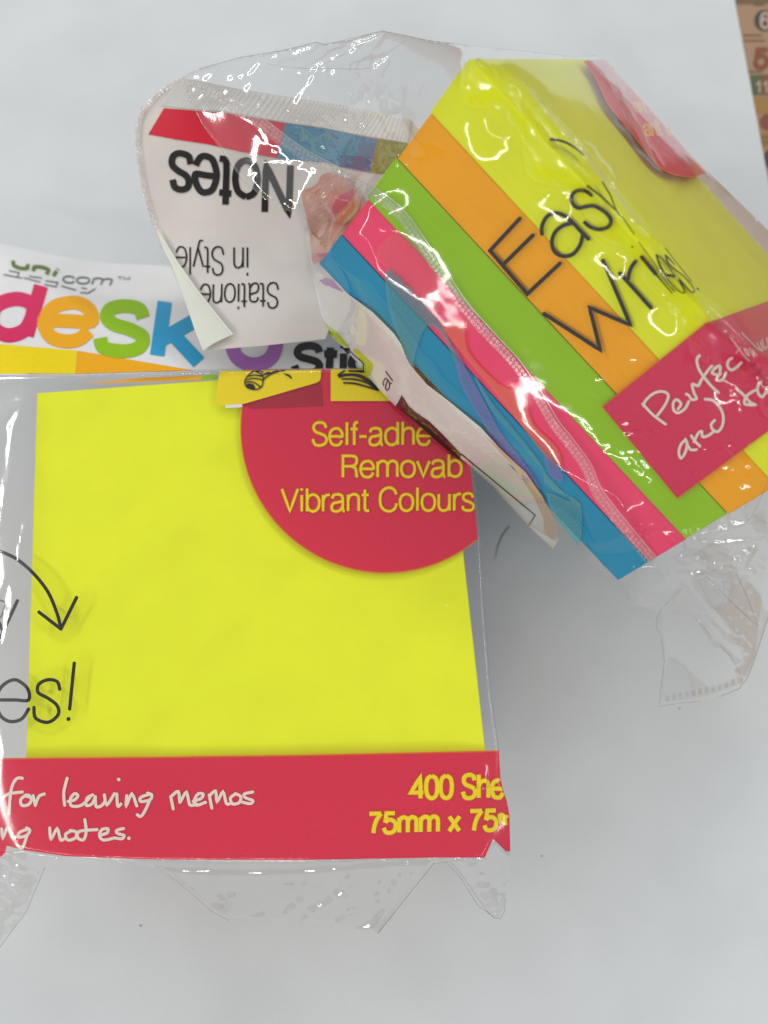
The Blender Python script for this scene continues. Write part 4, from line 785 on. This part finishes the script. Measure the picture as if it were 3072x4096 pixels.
for k in range(70):
    zx, zy, hx, hy, an0 = rr.choice([(2880, 2220, 190, 110, .1), (2880, 2220, 190, 110, -.4), (2830, 2450, 120, 150, .95), (1290, 320, 110, 130, 1.9), (1560, 330, 130, 110, 2.0), (1350, 560, 220, 120, .6), (1100, 760, 120, 70, .8), (2640, 1960, 160, 160, .8), (2540, 2180, 90, 90, .85), (2960, 1900, 90, 160, 1.4)])
    x0, y0 = zx + rr.uniform(-hx, hx), zy + rr.uniform(-hy, hy); an = rr.gauss(an0, .45); ln = rr.uniform(16, 90)
    crB.append(([(x0, y0), (x0 + ln * .5 * math.cos(an) + rr.uniform(-7, 7), y0 + ln * .5 * math.sin(an) + rr.uniform(-5, 5)), (x0 + ln * math.cos(an), y0 + ln * math.sin(an))], rr.uniform(3.5, 8), .4))
fz = [(2480, 1720, 120, .2), (2560, 1900, 120, .2), (2900, 2300, 220, .12), (2780, 2180, 160, .10), (1310, 300, 120, .25), (2950, 1850, 130, .4), (1560, 400, 150, .5), (2600, 2280, 120, .12), (1900, 2070, 150, .3), (3020, 2150, 160, .12), (1250, 560, 140, .4), (2550, 2330, 90, .4)]
fB = film('film_wrap', outB, sFB, M_film, pB, 7, [(p_, wd_ * (1.7 if np.mean([q[1] for q in p_]) > 2080 else 1.45 if (np.mean([q[0] for q in p_]) < 1600 and np.mean([q[1] for q in p_]) < 900) else .9), a_) for p_, wd_, a_ in crB], rim=13, rim_amp=.8, noise=((260, .25, 41), (110, .10, 42), (40, .018, 43)), lift=.45, gw=1.35, lmin=-.1, facets=16, fz=fz, label='creased clear film around the tilted pad')
def split_film(o_, par, mat2, polys):
    """second film material where the sheet clings to the pad"""
    o_.data.materials.append(mat2); f = np.empty(len(o_.data.polygons) * 3); o_.data.polygons.foreach_get('center', f); f = f.reshape(-1, 3) / MM + np.array(par.location) / MM
    v = (f - CAM) @ M; q = np.stack([PX + F * v[:, 0] / v[:, 2], PY + F * v[:, 1] / v[:, 2]], 1); m = np.zeros(len(q), bool)
    for pl in polys: m |= inpoly(q, pl)
    o_.data.polygons.foreach_set('material_index', m.astype(int))
split_film(fB, pB, M_filmpad, [pS, pT]); split_film(fA, pA, M_film, [[(-300, 1480), (70, 1500), (141, 1574), (97, 3022), (-300, 3036)]])
patch('film_fold_or_glare', c8([(-80, 800), (265, 1135), (540, 950), (730, 760), (1450, 300), (1500, 600), (1400, 1350), (1370, 1600), (1240, 1870), (1150, 1620), (830, 1260), (540, 1200), (265, 1137)]), sFB, M_filmflap, pB, -1.2, step=30, disp=lambda P: .3 * vnoise(P, 70, 19))

# added haze patch on the tilted pack's top sheet, film's grey reflection painted in
M_sheen = film_mat('painted_sheen', tint=(.97, .965, .95), gz=.25, k=1.0, rough=.25, haze=.035, bump=.15, bscale=60, hazecol=(.66, .66, .63))
hz = patch('film_fold_or_glare', [(1990, 250), (2150, 225), (2300, 236), (2416, 236), (2500, 330), (2686, 532), (2832, 696), (3072, 930), (3200, 1060), (3200, 1500), (2900, 1345), (2833, 1285), (2760, 1130), (2657, 994), (2539, 882), (2393, 677), (2276, 531), (2100, 343)], top(1.15), M_sheen, pB, 0, step=25)
M_edge = film_mat('film_edge', tint=(.62, .60, .58), k=3.5, rough=.15, haze=.10, bump=.2, hazecol=(.5, .48, .46))
for pts_, wd_ in [(outB[2:17], 3.2), (outB[20:25], 2.6), (outB[24:30], 3.6), (outB[30:36], 2.6), (outB[57:], 2.4)]:
    lines('film_edge', [pts_], wd_, sFB, M_edge, pB, -.3)
for q_ in (c8([(730, 1000), (650, 1080), (540, 1190), (505, 1260), (500, 1350), (530, 1410), (570, 1560)]), c8([(1200, 860), (1300, 1080), (1400, 1340)]), c8([(940, 900), (1200, 1160), (1390, 1330)]), c8([(830, 1250), (1000, 1440), (1150, 1600), (1230, 1740), (1260, 1850)]),
           c8([(1480, 60), (1380, 300), (1290, 430)]), d5([(110, 290), (300, 318), (500, 322), (800, 318), (900, 230), (1040, 130)]), d5([(490, 290), (700, 190), (880, 80)])):
    lines('film_crease', [smooth(q_, 4)], [1.2, 2.6, 1.4], sFB, M_edge, pB, -.2)
for q_ in (outF[10:20], c7([(470, 462), (560, 530), (640, 600), (690, 627)]), c7([(1310, 452), (1200, 590), (1140, 664)]), [(179, 3472), (106, 3645), (0, 3790), (-90, 3860)], c7([(1345, 450), (1390, 500), (1440, 580), (1490, 618)])):
    lines('film_edge', [q_], 2.6, sFl, M_edge, pA, .1)
lines('film_edge', [[(1888, 1850), (1910, 2050), (1924, 2200), (1938, 2450), (1965, 2778), (1996, 3003)]], 2.2, sA, M_edge, pA, .5)
lines('film_edge', [[(-80, 1493), (0, 1493), (307, 1496), (779, 1481), (1394, 1473), (1700, 1473)]], 3, sA, M_edge, pA, .3)
# tiny ring shaped seal marks along the hanging tail
rg = []
for k in range(11):
    x0, y0 = 595 + k * 58, 1975 - k * 12 - (k > 8) * 10 * (k - 8)
    for dy in (-13, 13): rg.append(c8([(x0 + 13 * math.cos(t_), y0 + dy + 11 * math.sin(t_)) for t_ in np.linspace(0, 2 * math.pi, 9)]))
lines('seal_marks', rg, 2.2, sFB, M_edge, pB, -.1)

M_glare = film_mat('painted_glare', tint=(.97, .97, .96), gz=.3, k=1.3, rough=.25, haze=.15, bump=.3, bscale=200, hazecol=(.80, .79, .76))  # pale patches painting the glare of bulging film over edge and disc
patch('film_fold_or_glare', smooth(d4([(5, 325), (60, 370), (150, 470), (260, 590), (400, 745), (500, 870), (640, 1060), (760, 1230), (780, 1290), (700, 1200), (560, 1020), (420, 850), (300, 700), (180, 560), (70, 420)]), 2, True), top(2.0), M_glare, pB, 0, step=14, disp=lambda P: .15 * vnoise(P, 50, 71))
patch('film_fold_or_glare', d4([(420, 150), (540, 135), (600, 200), (700, 330), (690, 390), (720, 440), (770, 560), (830, 680), (890, 830), (940, 930), (840, 800), (760, 650), (680, 540), (640, 430), (590, 350), (560, 290), (500, 230)]), top(2.0), M_glare, pB, 0, step=14, disp=lambda P: .15 * vnoise(P, 50, 72))
# sealed clear margin of the upside down header
mg = smooth(c1([(325, 405), (205, 490), (120, 578), (88, 640), (76, 720), (78, 800), (100, 980), (126, 1100), (186, 1300)]), 6)
lines('clear_margin', [mg], [14, 26, 26, 24, 20], sHB, M_seal, hB, .5, cap='flat', disp=wb)
mk = []
for i in range(4, len(mg) - 2, 1):
    p = np.array(mg[i]); t_ = np.array(mg[i + 1]) - p; L__ = np.linalg.norm(t_); t_ /= L__; n_ = np.array([-t_[1], t_[0]])
    mk.append([tuple(p - n_ * 8), tuple(p - n_ * 2)]); mk.append([tuple(p + n_ * 2), tuple(p + n_ * 8)])
lines('seal_marks', mk, 4, sHB, M_dot, hB, .6, disp=wb)
